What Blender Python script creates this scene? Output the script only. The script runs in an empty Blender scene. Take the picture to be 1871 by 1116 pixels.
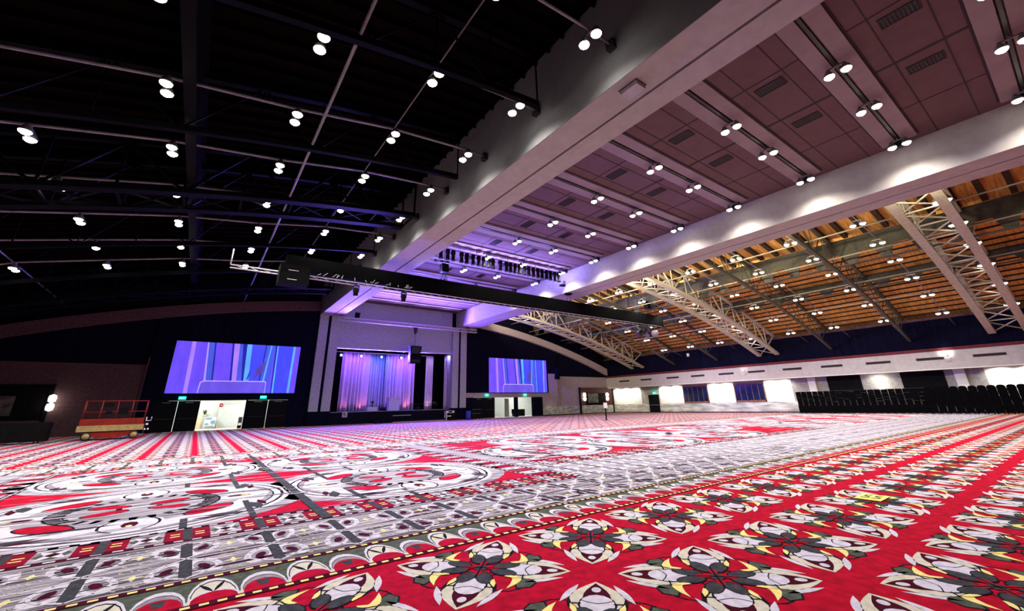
import bpy, math, random
import numpy as np
from mathutils import Vector, Matrix

S = bpy.context.scene
COL = S.collection
rnd = random.Random(7)

# ------------------------------------------------------------------ camera, world, exposure
W_PX, H_PX = 1871.0, 1116.0
YAW, PITCH, ROLL = math.radians(36.3), math.radians(19.47), math.radians(-1.34)
FOCAL, CY = 750.0, 474.3
CAM = Vector((0, 0, 1.5))
fwd = Vector((math.sin(YAW)*math.cos(PITCH), math.cos(YAW)*math.cos(PITCH), math.sin(PITCH)))
rgt = Vector((math.cos(YAW), -math.sin(YAW), 0))
upv = rgt.cross(fwd)
r2 = math.cos(ROLL)*rgt + math.sin(ROLL)*upv
u2 = -math.sin(ROLL)*rgt + math.cos(ROLL)*upv
cd = bpy.data.cameras.new('camera')
cd.sensor_fit = 'HORIZONTAL'; cd.sensor_width = 36.0
cd.lens = FOCAL/W_PX*36.0
cd.shift_y = (CY - H_PX/2)/W_PX
cd.clip_start = 0.05; cd.clip_end = 400
cam = bpy.data.objects.new('camera', cd); COL.objects.link(cam)
M3 = Matrix((r2, u2, -fwd)).transposed()
cam.matrix_world = Matrix.Translation(CAM) @ M3.to_4x4()
S.camera = cam

w = bpy.data.worlds.new('world'); S.world = w; w.use_nodes = True
w.node_tree.nodes['Background'].inputs[0].default_value = (0.004, 0.004, 0.008, 1)
w.node_tree.nodes['Background'].inputs[1].default_value = 0.3
S.view_settings.view_transform = 'Standard'
S.view_settings.look = 'None'
S.view_settings.gamma = 1
S.view_settings.use_curve_mapping = False
S.view_settings.exposure = 0.25
S.cycles.use_denoising = True
S.cycles.max_bounces = 5
S.cycles.diffuse_bounces = 3
S.cycles.glossy_bounces = 2
S.cycles.caustics_reflective = False
S.cycles.caustics_refractive = False
S.cycles.sample_clamp_indirect = 4.0

P_LEFT, P_MID, P_RIGHT = 255.0, 460.0, 190.0      # watts of the ceiling lamps
LAMP_COL = (1.0, 0.93, 0.84)
PURPLE = (0.30, 0.12, 1.0)

def spot(name, loc, aim, watts, color, deg, blend=0.3, size=0.12, parent=None):
    l = bpy.data.lights.new(name, 'SPOT'); l.energy = watts; l.color = color
    l.spot_size = math.radians(deg); l.spot_blend = blend; l.shadow_soft_size = size
    o = bpy.data.objects.new(name, l); COL.objects.link(o)
    o.location = loc
    o.rotation_euler = Vector(aim).to_track_quat('-Z', 'Y').to_euler()
    if parent: o.parent = parent
    return o

# ------------------------------------------------------------------ materials
def mat(name, col, rough=0.7, metal=0.0, noise=0.0, scale=4.0, stretch=(1,1,1), col2=None, emit=0.0, bump=0.0, spec=0.3, detail=4.0):
    m = bpy.data.materials.new(name); m.use_nodes = True
    nt = m.node_tree; b = nt.nodes['Principled BSDF']
    b.inputs['Base Color'].default_value = (*col, 1)
    b.inputs['Roughness'].default_value = rough
    b.inputs['Metallic'].default_value = metal
    b.inputs['Specular IOR Level'].default_value = spec
    if emit:
        b.inputs['Emission Color'].default_value = (*col, 1)
        b.inputs['Emission Strength'].default_value = emit
    if noise or col2:
        tc = nt.nodes.new('ShaderNodeTexCoord'); mp = nt.nodes.new('ShaderNodeMapping')
        mp.inputs['Scale'].default_value = stretch
        nz = nt.nodes.new('ShaderNodeTexNoise'); nz.inputs['Scale'].default_value = scale
        nz.inputs['Detail'].default_value = detail
        rp = nt.nodes.new('ShaderNodeValToRGB')
        c2 = col2 if col2 else tuple(min(1, c*(1+noise)) for c in col)
        c1 = col if col2 else tuple(c*(1-noise) for c in col)
        rp.color_ramp.elements[0].position = 0.35; rp.color_ramp.elements[1].position = 0.65
        rp.color_ramp.elements[0].color = (*c1, 1); rp.color_ramp.elements[1].color = (*c2, 1)
        L = nt.links.new
        L(tc.outputs['Object'], mp.inputs[0]); L(mp.outputs[0], nz.inputs['Vector'])
        L(nz.outputs['Fac'], rp.inputs[0]); L(rp.outputs[0], b.inputs['Base Color'])
        if emit: L(rp.outputs[0], b.inputs['Emission Color'])
        if bump:
            bp = nt.nodes.new('ShaderNodeBump'); bp.inputs['Strength'].default_value = bump
            L(nz.outputs['Fac'], bp.inputs['Height']); L(bp.outputs[0], b.inputs['Normal'])
    return m

# carpet yarns
C_RED   = mat('carpet_red', (0.44,0.003,0.022), 1, noise=0.22, scale=9, spec=0.05)
C_MAR   = mat('carpet_maroon', (0.06,0.002,0.010), 1, noise=0.3, scale=12, spec=0.05)
C_WHITE = mat('carpet_lilac_white', (0.66,0.62,0.72), 1, noise=0.12, scale=14, spec=0.05)
C_CREAM = mat('carpet_cream', (0.66,0.62,0.50), 1, noise=0.12, scale=14, spec=0.05)
C_GREY  = mat('carpet_grey', (0.30,0.28,0.33), 1, noise=0.2, scale=12, spec=0.05)
C_DARK  = mat('carpet_charcoal', (0.05,0.052,0.058), 1, noise=0.3, scale=14, spec=0.05)
C_GREEN = mat('carpet_grey_green', (0.085,0.10,0.075), 1, noise=0.25, scale=14, spec=0.05)
C_BLACK = mat('carpet_black', (0.012,0.009,0.014), 1, noise=0.2, scale=14, spec=0.05)
C_YEL   = mat('carpet_yellow', (0.95,0.78,0.28), 1, noise=0.08, scale=14, spec=0.05)
C_STRK  = mat('carpet_streaked', (0.10,0.09,0.12), 1, scale=2.2, stretch=(0.45,6.5,1), col2=(0.60,0.56,0.64), spec=0.05, detail=6)
C_STRK2 = mat('carpet_fine_streaked', (0.07,0.06,0.085), 1, scale=3.0, stretch=(0.35,9.0,1), col2=(0.58,0.53,0.62), spec=0.05, detail=6)
C_MAUVE = mat('carpet_mauve_ground', (0.24,0.05,0.11), 1, scale=3.0, stretch=(0.6,4,1), col2=(0.38,0.20,0.29), spec=0.05)
C_DRED = mat('carpet_deep_red', (0.24,0.003,0.018), 1, noise=0.25, scale=9, spec=0.05)
CARPET = [C_RED,C_MAR,C_WHITE,C_CREAM,C_GREY,C_DARK,C_GREEN,C_BLACK,C_YEL,C_STRK,C_STRK2,C_MAUVE,C_DRED]
RED,MAR,WHI,CRE,GRY,DRK,GRN,BLK,YEL,STK,STK2,MAU,DRED = range(13)

M_BEAM  = mat('beam_plaster', (0.34,0.315,0.295), 0.85, noise=0.06, scale=3)
M_WEBG = mat('beam_web_grey', (0.13,0.13,0.135), 0.85, noise=0.08, scale=2)
M_STUCL = mat('lavender_stucco', (0.34,0.37,0.40), 0.95, noise=0.16, scale=7, bump=0.2)
M_GROOVE= mat('beam_groove', (0.07,0.05,0.06), 0.9, noise=0.1)
M_CEIL  = mat('ceiling_panel', (0.105,0.056,0.063), 0.9, noise=0.07, scale=2)
M_CEIL2 = mat('ceiling_raised_strip', (0.22,0.165,0.175), 0.9, noise=0.05, scale=2)
M_SEAM  = mat('ceiling_seam', (0.03,0.022,0.025), 0.9, noise=0.1)
M_VENT  = mat('vent_grille', (0.02,0.016,0.02), 0.7, noise=0.2, scale=30, stretch=(8,1,1))
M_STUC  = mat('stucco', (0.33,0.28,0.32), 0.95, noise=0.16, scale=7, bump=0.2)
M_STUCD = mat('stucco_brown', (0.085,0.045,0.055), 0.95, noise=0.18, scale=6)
M_NAVY  = mat('dark_drape_wall', (0.004,0.004,0.014), 0.95, noise=0.25, scale=1.2, stretch=(6,6,0.3), spec=0.03)
M_BLACK = mat('matte_black', (0.006,0.006,0.007), 0.7, noise=0.2, spec=0.03)
M_BLKF  = mat('black_fabric', (0.0015,0.0015,0.002), 1.0, noise=0.3, scale=2, spec=0.05)
M_BLKM  = mat('black_metal', (0.012,0.012,0.014), 0.45, noise=0.15)
M_DECKL = mat('shaded_roof_deck', (0.0025,0.0008,0.0007), 0.95, noise=0.4, scale=1.0, stretch=(0.3,4,1), spec=0.03)  # deck of the bay without uplights, its shade put into the colour
M_STEELL= mat('shaded_truss_steel', (0.0022,0.002,0.0035), 0.6, noise=0.2, spec=0.03)  # left bay steel, darkened in colour to hold the bay's shade
M_WOOD  = mat('wood_roof_deck', (0.38,0.17,0.035), 0.8, scale=1.6, stretch=(0.5,5,1), col2=(0.68,0.36,0.09))
M_RAFT  = mat('dark_rafter_wood', (0.03,0.014,0.006), 0.85, noise=0.3, scale=5)
M_STEEL = mat('cream_truss_steel', (0.36,0.34,0.27), 0.55, noise=0.12, scale=5)
M_PURL  = mat('purlin_steel', (0.055,0.052,0.036), 0.6, noise=0.2, scale=5)
M_PIPE  = mat('pipe_grey', (0.17,0.15,0.18), 0.5, noise=0.1)
M_SHADE = mat('lamp_shade_metal', (0.22,0.21,0.20), 0.4, metal=0.6, noise=0.1)
M_LENS  = mat('lamp_glow', (1.0,0.95,0.85), 0.4, emit=28, noise=0.02)
M_WHITEW= mat('white_wall', (0.72,0.73,0.69), 0.85, noise=0.04, scale=2)
M_GREYW = mat('grey_wall_bay', (0.30,0.29,0.27), 0.9, noise=0.15, scale=5)
M_MARBLE= mat('marble_wainscot', (0.22,0.25,0.22), 0.35, scale=1.3, stretch=(1,0.5,2.2), col2=(0.55,0.58,0.52), detail=9)
M_BASE  = mat('black_baseboard', (0.008,0.008,0.008), 0.5, noise=0.1)
M_BULK  = mat('bulkhead_plaster', (0.38,0.36,0.36), 0.9, noise=0.06, scale=3)
M_MAROON= mat('maroon_trim', (0.10,0.012,0.018), 0.8, noise=0.2)
M_WPANE = mat('navy_window_glass', (0.006,0.010,0.045), 0.12, noise=0.3, scale=1.5)
M_WFRAME= mat('window_bronze', (0.16,0.07,0.025), 0.5, noise=0.3, scale=3)
M_DOOR  = mat('black_door', (0.006,0.006,0.008), 0.5, noise=0.1, spec=0.03)
M_CHROME= mat('chrome', (0.75,0.75,0.78), 0.18, metal=1.0, noise=0.03)
M_EXIT  = mat('exit_green_glow', (0.0,0.75,0.45), 0.5, emit=1.6, noise=0.02)
M_EXITL = mat('exit_letter', (0.55,1.0,0.85), 0.5, emit=1.5, noise=0.02)
M_PORTAL= mat('dark_red_wood', (0.05,0.007,0.007), 0.5, noise=0.4, scale=2, stretch=(4,4,0.5))
M_SCONCE= mat('sconce_glow', (1.0,0.90,0.72), 0.5, emit=6, noise=0.02)
M_PICT  = mat('framed_picture', (0.02,0.018,0.016), 0.4, scale=2.2, col2=(0.16,0.15,0.13), detail=8)
M_CURT  = mat('pale_stage_curtain', (0.62,0.58,0.66), 0.9, noise=0.05, scale=3)
M_STAGEF= mat('black_stage_front', (0.006,0.006,0.012), 0.8, noise=0.2, spec=0.03)
M_STAGET= mat('stage_floor', (0.20,0.18,0.24), 0.5, noise=0.1)
M_ALU   = mat('silver_truss', (0.66,0.66,0.72), 0.4, metal=0.15, noise=0.05)
M_LIFTR = mat('lift_red_paint', (0.20,0.010,0.004), 0.5, noise=0.15)
M_LIFTT = mat('lift_tan_panel', (0.34,0.25,0.10), 0.6, noise=0.2, scale=8)
M_RUBBER= mat('tyre_rubber', (0.02,0.02,0.02), 0.8, noise=0.2)
M_WPAINT= mat('white_paint', (0.75,0.75,0.75), 0.5, noise=0.03)
M_YCARD = mat('yellow_card', (0.90,0.85,0.14), 0.5, noise=0.03)
M_INK   = mat('black_ink', (0.01,0.01,0.01), 0.6, noise=0.1)
M_BEIGE = mat('beige_panel', (0.75,0.58,0.36), 0.7, noise=0.05)
M_BLUEB = mat('blue_grey_plastic', (0.20,0.32,0.48), 0.5, noise=0.1)
M_TEAL  = mat('blue_barrel', (0.03,0.05,0.45), 0.5, noise=0.1)
M_ALARM = mat('alarm_red', (0.35,0.01,0.02), 0.5, noise=0.05)
M_LAVBOX= mat('lavender_cloth', (0.55,0.52,0.68), 0.9, noise=0.05)
M_STGLENS=mat('stage_light_glow', (0.55,0.72,1.0), 0.4, emit=14, noise=0.02)
M_PLEAF = mat('plant_leaf', (0.05,0.07,0.03), 0.6, noise=0.4)
M_CFLOOR= mat('corridor_floor', (0.78,0.78,0.74), 0.5, noise=0.03)

# ------------------------------------------------------------------ mesh builder
class MB:
    def __init__(s): s.v=[]; s.f=[]; s.m=[]; s.sm=[]
    def add(s, vs, fs, mi=0, smooth=False):
        o=len(s.v); s.v.extend([tuple(p) for p in vs])
        for f in fs: s.f.append([i+o for i in f]); s.m.append(mi); s.sm.append(smooth)
        return s
    def box(s, x0,x1,y0,y1,z0,z1, mi=0):
        v=[(x,y,z) for z in (z0,z1) for y in (y0,y1) for x in (x0,x1)]
        return s.add(v,[(0,2,3,1),(4,5,7,6),(0,1,5,4),(2,6,7,3),(0,4,6,2),(1,3,7,5)],mi)
    def obox(s, c, size, rot=(0,0,0), mi=0):
        from mathutils import Euler
        R=Euler(rot).to_matrix(); c=Vector(c)
        v=[c+R@Vector((x*size[0]/2,y*size[1]/2,z*size[2]/2)) for z in (-1,1) for y in (-1,1) for x in (-1,1)]
        return s.add(v,[(0,2,3,1),(4,5,7,6),(0,1,5,4),(2,6,7,3),(0,4,6,2),(1,3,7,5)],mi)
    def beam(s, p0, p1, wd, ht, mi=0, side=None):
        # rectangular bar from p0 to p1; side = direction of its width
        p0,p1=Vector(p0),Vector(p1); d=(p1-p0).normalized()
        sd=Vector(side) if side else (Vector((0,0,1)).cross(d) if abs(d.z)<0.95 else Vector((1,0,0)))
        sd=(sd-sd.dot(d)*d).normalized(); up=d.cross(sd)
        v=[p+sd*a*wd/2+up*b*ht/2 for p in (p0,p1) for a,b in ((-1,-1),(1,-1),(1,1),(-1,1))]
        return s.add(v,[(3,2,1,0),(4,5,6,7),(0,1,5,4),(1,2,6,5),(2,3,7,6),(3,0,4,7)],mi)
    def tube(s, pts, r, n=8, mi=0, caps=True):
        pts=[Vector(p) for p in pts]; rings=[]
        for i,p in enumerate(pts):
            d=(pts[min(i+1,len(pts)-1)]-pts[max(i-1,0)]).normalized()
            a=Vector((0,0,1)).cross(d) if abs(d.z)<0.95 else Vector((1,0,0)).cross(d)
            a.normalize(); b=d.cross(a)
            rr=r[i] if isinstance(r,(list,tuple)) else r
            rings.append([p+(a*math.cos(t)+b*math.sin(t))*rr for t in [2*math.pi*k/n for k in range(n)]])
        v=[q for R in rings for q in R]; f=[]
        for i in range(len(pts)-1):
            for k in range(n):
                f.append((i*n+k,i*n+(k+1)%n,(i+1)*n+(k+1)%n,(i+1)*n+k))
        if caps: f.append(tuple(range(n-1,-1,-1))); f.append(tuple((len(pts)-1)*n+k for k in range(n)))
        return s.add(v,f,mi,True)
    def lathe(s, prof, c=(0,0,0), n=14, mi=0, axis='z', smooth=True):
        v=[];f=[]
        for r,z in prof:
            for k in range(n):
                t=2*math.pi*k/n; a,b=r*math.cos(t),r*math.sin(t)
                p={'z':(a,b,z),'x':(z,a,b),'y':(a,z,b)}[axis]
                v.append((p[0]+c[0],p[1]+c[1],p[2]+c[2]))
        for i in range(len(prof)-1):
            for k in range(n): f.append((i*n+k,i*n+(k+1)%n,(i+1)*n+(k+1)%n,(i+1)*n+k))
        f.append(tuple(range(n-1,-1,-1))); f.append(tuple((len(prof)-1)*n+k for k in range(n)))
        return s.add(v,f,mi,smooth)
    def sheet(s, grid, mi=0, smooth=True):
        nr,nc=len(grid),len(grid[0]); v=[p for r in grid for p in r]
        f=[(i*nc+j,i*nc+j+1,(i+1)*nc+j+1,(i+1)*nc+j) for i in range(nr-1) for j in range(nc-1)]
        return s.add(v,f,mi,smooth)
    def build(s, name, mats, parent=None, loc=None):
        me=bpy.data.meshes.new(name); me.from_pydata(s.v,[],s.f)
        if not isinstance(mats,(list,tuple)): mats=[mats]
        for m in mats: me.materials.append(m)
        me.polygons.foreach_set('material_index',s.m)
        me.polygons.foreach_set('use_smooth',s.sm)
        me.update()
        o=bpy.data.objects.new(name,me); COL.objects.link(o)
        if parent: o.parent=parent
        if loc: o.location=loc
        return o

def tag(o,label,cat,group=None):
    o['label']=label; o['category']=cat
    if group: o['group']=group
    return o
def struct(o, kind='structure'):
    o['kind']=kind; return o
def thing(name,label,cat,loc=(0,0,0),rotz=0,group=None):
    o=bpy.data.objects.new(name,None); COL.objects.link(o); o.empty_display_size=0.1
    o.location=loc; o.rotation_euler=(0,0,rotz); return tag(o,label,cat,group)
def copy_tree(o,parent=None):
    c=o.copy(); COL.objects.link(c)
    if parent:
        c.parent=parent; c.matrix_parent_inverse=o.matrix_parent_inverse.copy()
    for ch in o.children: copy_tree(ch,c)
    return c
ORD=['first','second','third','fourth','fifth','sixth','seventh','eighth','ninth','tenth','eleventh','twelfth','thirteenth','fourteenth','fifteenth','sixteenth','seventeenth','eighteenth','nineteenth','twentieth','twenty-first','twenty-second','twenty-third','twenty-fourth','twenty-fifth']

XC = 17.8
def arch(x): return 11.70-0.00522*(x-XC)**2      # lower edge of the arched wall band
def roof(x): return 15.19-0.00549*(x-XC)**2      # underside of the roof deck
def mx(x): return 2*XC-x
YB = 46.3                                        # stage side wall
XR, XL = 53.9, -18.3
Y_ROWS = [2.4+3.78*k for k in range(-1,9)]

# ------------------------------------------------------------------ the carpeted floor
class Carpet:
    def __init__(s): s.P=[]; s.L=[]; s.M=[]; s.Z=[]
    def poly(s,pts,m,z):
        s.P.append(np.asarray(pts,float)); s.M.append(m); s.Z.append(z)
    def rect(s,x0,x1,y0,y1,m,z): s.poly([(x0,y0),(x1,y0),(x1,y1),(x0,y1)],m,z)
    def ell(s,cx,cy,rx,ry,m,z,rot=0,n=16):
        t=np.arange(n)*2*np.pi/n; a,b=rx*np.cos(t),ry*np.sin(t); c,d=math.cos(rot),math.sin(rot)
        s.poly(np.stack([cx+a*c-b*d,cy+a*d+b*c],1),m,z)
    def lens(s,p0,p1,h,m,z,n=8,h2=None):
        p0,p1=np.array(p0,float),np.array(p1,float); d=p1-p0; nn=np.array([-d[1],d[0]])/np.linalg.norm(d)
        t=np.linspace(0,1,n+1)[:,None]; w1=h*np.sin(np.pi*t); w2=(h if h2 is None else h2)*np.sin(np.pi*t)
        a=p0+d*t+nn*w1; b=(p0+d*t-nn*w2)[::-1][1:-1]
        s.poly(np.concatenate([a,b]),m,z)
    def strip(s,pts,wd,m,z,closed=False):
        p=np.asarray(pts,float)
        if closed: p=np.concatenate([p,p[:1]])
        for a,b in zip(p[:-1],p[1:]):
            d=b-a; l=np.linalg.norm(d)
            if l<1e-6: continue
            d/=l; nn=np.array([-d[1],d[0]])*wd/2; e=d*wd*0.25
            s.poly([a-nn-e,b-nn+e,b+nn+e,a+nn-e],m,z)
    def ring(s,cx,cy,rx,ry,wd,m,z,n=24,rot=0,t0=0,t1=2*np.pi):
        t=np.linspace(t0,t1,n+1); a,b=rx*np.cos(t),ry*np.sin(t); c,d=math.cos(rot),math.sin(rot)
        s.strip(np.stack([cx+a*c-b*d,cy+a*d+b*c],1),wd,m,z)
    def stamp(s,o,centres,flipy=False):
        for cx,cy in centres:
            off=np.array([cx,cy])
            for p,m,z in zip(o.P,o.M,o.Z):
                q=p*np.array([1,-1])+off if flipy else p+off
                s.P.append(q[::-1] if flipy else q); s.M.append(m); s.Z.append(z)
    def build(s,name,mats):
        n=np.array([len(p) for p in s.P]); xy=np.concatenate(s.P)
        z=np.repeat(np.array(s.Z)*0.0006,n)
        # keep every face pointing up
        start=np.concatenate([[0],np.cumsum(n)[:-1]])
        idx=np.arange(len(xy))
        x,y=xy[:,0],xy[:,1]
        nxt=idx+1; nxt[start+n-1]=start
        cr=x*y[nxt]-x[nxt]*y
        area=np.add.reduceat(cr,start)
        for k in np.nonzero(area<0)[0]:
            idx[start[k]:start[k]+n[k]]=idx[start[k]:start[k]+n[k]][::-1]
        me=bpy.data.meshes.new(name)
        me.vertices.add(len(xy)); me.vertices.foreach_set('co',np.column_stack([xy,z]).ravel())
        me.loops.add(len(xy)); me.loops.foreach_set('vertex_index',idx)
        me.polygons.add(len(n)); me.polygons.foreach_set('loop_start',start); 
        for m in mats: me.materials.append(m)
        me.polygons.foreach_set('material_index',np.array(s.M))
        me.update(calc_edges=True); me.validate()
        o=bpy.data.objects.new(name,me); COL.objects.link(o); return o

def flower(full=True):
    c=Carpet(); Lp=0.87
    for k in range(4):
        a=math.pi/4+k*math.pi/2; ca,sa=math.cos(a),math.sin(a)
        def T(u,v): return (Lp*(u*ca)-v*sa, Lp*(u*sa)+v*ca)
        def TE(u,v,ru,rv,m,z,rot=0,n=12): x,y=T(u,v); c.ell(x,y,ru*Lp,rv,m,z,a+rot,n)
        n=8 if full else 4
        c.lens(T(0.06,0),T(1.0,0),0.245,BLK,3,10 if full else 4)
        c.lens(T(0.22,0),T(1.0,0),0.222 if full else 0.20,CRE,4,n)
        c.lens(T(0.30,0),T(0.96,0),0.115,MAR,5,n)
        # white slivers outside the petal
        for sg in (-1,1):
            c.lens(T(0.52,sg*0.300),T(0.93,sg*0.150),0.034,WHI,4,6 if full else 3)
        if not full:
            TE(0.5,0,0.19,0.125,WHI,6,0,6); TE(0.27,0.085,0.165,0.085,DRK,7,0.35,5); TE(0.27,-0.085,0.165,0.085,DRK,7,-0.35,5)
        else:
            TE(0.80,0,0.060,0.040,WHI,7)
            TE(0.475,0,0.215,0.155,BLK,6); TE(0.49,0,0.198,0.138,WHI,7,0,14)
            c.strip([T(0.56,0.13),T(0.52,0.06),T(0.50,0),T(0.52,-0.06),T(0.56,-0.13)],0.010,BLK,8)
            for sg in (-1,1):
                TE(0.27,sg*0.085,0.165,0.082,BLK,8,sg*0.35); TE(0.275,sg*0.085,0.150,0.070,DRK,9,sg*0.35)
                c.poly([T(0.30,sg*0.185),T(0.40,sg*0.215),T(0.50,sg*0.215),T(0.42,sg*0.17),T(0.33,sg*0.15)],YEL,9)
                c.strip([T(0.50,sg*0.225),T(0.50,sg*0.13)],0.014,BLK,9)
                c.lens(T(0.06,sg*0.02),T(0.22,sg*0.012),0.020,RED,11,4)
            c.strip([T(0.0,0),T(0.22,0)],0.022,BLK,12)
    # leaves on the four axis directions
    for ax,sg in (((0,1),(-1,0)),((1,0),(0,-1)),((-1,0),(0,1)),((0,-1),(1,0))):
        ax,sg=np.array(ax,float),np.array(sg,float)
        def Q(u,v): return tuple(ax*u+sg*v)
        if full:
            c.ring(*Q(0.42,0.0),0.20,0.20,0.018,BLK,2,16)
            c.poly([Q(0.44,0.13),Q(0.50,0.03),Q(0.60,-0.02),Q(0.665,0.10),Q(0.60,0.23),Q(0.49,0.22)],BLK,3)
            c.poly([Q(0.455,0.13),Q(0.51,0.045),Q(0.60,0.0),Q(0.645,0.10),Q(0.59,0.215),Q(0.50,0.205)],GRN,4)
            c.poly([Q(0.33,0.115),Q(0.42,0.075),Q(0.485,0.005),Q(0.545,-0.085),Q(0.53,0.02),Q(0.50,0.10),Q(0.455,0.165),Q(0.40,0.13)],YEL,5)
            c.lens(Q(0.18,-0.02),Q(0.40,-0.14),0.03,MAR,3,5); c.lens(Q(0.18,0.02),Q(0.36,0.2),0.03,MAR,3,5)
        else:
            c.poly([Q(0.455,0.13),Q(0.51,0.045),Q(0.60,0.0),Q(0.645,0.10),Q(0.59,0.215),Q(0.50,0.205)],GRN,4)
            c.poly([Q(0.36,0.115),Q(0.44,0.075),Q(0.53,-0.05),Q(0.47,0.13)],YEL,5)
    if full:
        c.ell(0,0,0.07,0.07,DRK,10,0,8)
    return c

def medallion(R=2.2):
    c=Carpet(); k=R/2.2
    c.ell(0,0,2.25*k,2.25*k,WHI,6,0,40); c.ring(0,0,2.13*k,2.13*k,0.05,BLK,7,40)
    c.ell(0,0,1.98*k,1.98*k,GRY,7,0,40); c.ell(0,0,1.86*k,1.86*k,WHI,8,0,40); c.ring(0,0,1.98*k,1.98*k,0.03,BLK,8,40)
    c.ell(0,0,1.45*k,1.45*k,STK,9,0,32)
    for i in range(4):
        a=i*math.pi/2; ca,sa=math.cos(a),math.sin(a)
        x,y=1.42*k*ca,1.42*k*sa
        c.ell(x,y,0.50*k,0.40*k,WHI,10,a); c.ring(x,y,0.46*k,0.34*k,0.035,BLK,11,18,a,0.5,5.8)
        c.ell(x,y,0.20*k,0.10*k,MAR,12,a,8); c.ell(x+0.1*k*ca,y+0.1*k*sa,0.07*k,0.04*k,YEL,13,a,6)
        b=a+math.pi/4; x,y=1.34*k*math.cos(b),1.34*k*math.sin(b)
        c.ell(x,y,0.45*k,0.22*k,BLK,10,b+math.pi/2); c.ell(x,y,0.42*k,0.19*k,RED,11,b+math.pi/2)
        # strap pairs leaving the ring
        for sg in (-1,1):
            q=b+sg*0.28
            c.lens((1.75*k*math.cos(q),1.75*k*math.sin(q)),(2.2*k*math.cos(b+sg*0.05),2.2*k*math.sin(b+sg*0.05)),0.1,DRK,9,5)
            c.lens((1.8*k*math.cos(q+sg*0.1),1.8*k*math.sin(q+sg*0.1)),(2.1*k*math.cos(q-sg*0.1),2.1*k*math.sin(q-sg*0.1)),0.06,MAR,10,5)
    c.ring(0,0,0.98*k,0.98*k,0.20*k,STK,12,28)
    for t0 in (-0.75,math.pi-0.75):
        c.ring(0,0,1.02*k,1.02*k,0.16*k,GRY,13,14,0,t0,t0+1.5); c.ring(0,0,1.12*k,1.12*k,0.035,BLK,14,16,0,t0-0.15,t0+1.65); c.ring(0,0,0.92*k,0.92*k,0.02,BLK,14,16,0,t0,t0+1.5)
    c.ell(0,0,0.80*k,0.80*k,STK,12,0,24)
    for sx in (-1,1):
        for sy in (-1,1):
            c.ell(sx*0.40*k,sy*0.27*k,0.31*k,0.17*k,BLK,13,sx*sy*0.4); c.ell(sx*0.40*k,sy*0.27*k,0.28*k,0.145*k,RED,14,sx*sy*0.4)
    c.rect(-0.30*k,0.30*k,-0.09*k,0.09*k,BLK,15); c.rect(-0.22*k,0.22*k,-0.06*k,0.06*k,WHI,16)
    return c

FL=Carpet()
FL.rect(-19,55,-12,52.5,RED,0)
PIT=1.524; FX0,FY0=1.01,4.08
full,lite=flower(True),flower(False)
near=[];mid=[]
for j in range(0,6):
    for i in range(-2,34):
        x,y=FX0+PIT*i,FY0-1.55*j
        (near if x<26 else mid).append((x,y))
for j in range(0,17):
    for i in range(-13,35):
        mid.append((FX0+PIT*i,20.93+1.55*j))
FL.stamp(full,near); FL.stamp(lite,mid)
for i in range(-13,35): FL.rect(FX0+PIT*i-0.60,FX0+PIT*i+0.60,20.2,46.2,MAU,1)
# the rug: border, lattice and panels
Y0i,Y0o,Y1i,Y1o=5.57,4.87,19.43,20.13
FL.rect(-19,55,Y0i,Y1i,STK2,1)
def dashes(x0,x1,y,step,ln,wd,m,z,bg,bw,vertical=False):
    if vertical: FL.rect(y-bw/2,y+bw/2,x0,x1,bg,z)
    else: FL.rect(x0,x1,y-bw/2,y+bw/2,bg,z)
    x=x0
    while x<x1:
        if vertical: FL.rect(y-wd/2,y+wd/2,x,x+ln,m,z+1)
        else: FL.rect(x,x+ln,y-wd/2,y+wd/2,m,z+1)
        x+=step
for flip in (False,True):
    yo,yi=(Y1o,Y1i) if flip else (Y0o,Y0i); sg=-1 if flip else 1
    lo,hi=min(yo,yi),max(yo,yi)
    FL.rect(-19,55,lo,hi,GRN,1)
    i=-48
    for i in range(-50,144):
        x0=0.22+0.381*i; x1=x0+0.381; xm=(x0+x1)/2
        t=np.linspace(0,math.pi,10)
        def dome(h,wf=1.0): return np.stack([xm-0.19*wf*np.cos(t), yo+sg*(0.04+h*np.sin(t)**0.8)],1)
        tall = i%2==0
        FL.poly(dome(0.60 if tall else 0.50),WHI,3)
        if tall:
            FL.poly(dome(0.53,0.92),BLK,4); FL.poly(dome(0.50,0.88),CRE,5)
            FL.poly(dome(0.30,0.98),WHI,6); FL.poly(dome(0.23,0.92),RED,7)
            FL.lens((xm,yo+sg*0.26),(xm-0.10,yo+sg*0.52),0.02,BLK,7,4); FL.lens((xm,yo+sg*0.26),(xm+0.10,yo+sg*0.52),0.02,BLK,7,4)
        else:
            FL.poly(dome(0.41,0.92),BLK,4); FL.poly(dome(0.39,0.9),GRY,5); FL.poly(dome(0.30,0.88),RED,6)
            FL.poly([(xm-0.06,yo+sg*0.30),(xm+0.06,yo+sg*0.30),(xm+0.03,yo+sg*0.16),(xm-0.03,yo+sg*0.16)],DRK,7)
        FL.strip([(x0,yo+sg*0.02),(x0+0.012,yo+sg*0.12)],0.03,CRE,8)
    dashes(-19,55,yo,0.127,0.068,0.046,CRE if flip else YEL,9,MAR,0.105)
    dashes(-19,55,yi,0.127,0.068,0.046,YEL,9,MAR,0.105)
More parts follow.
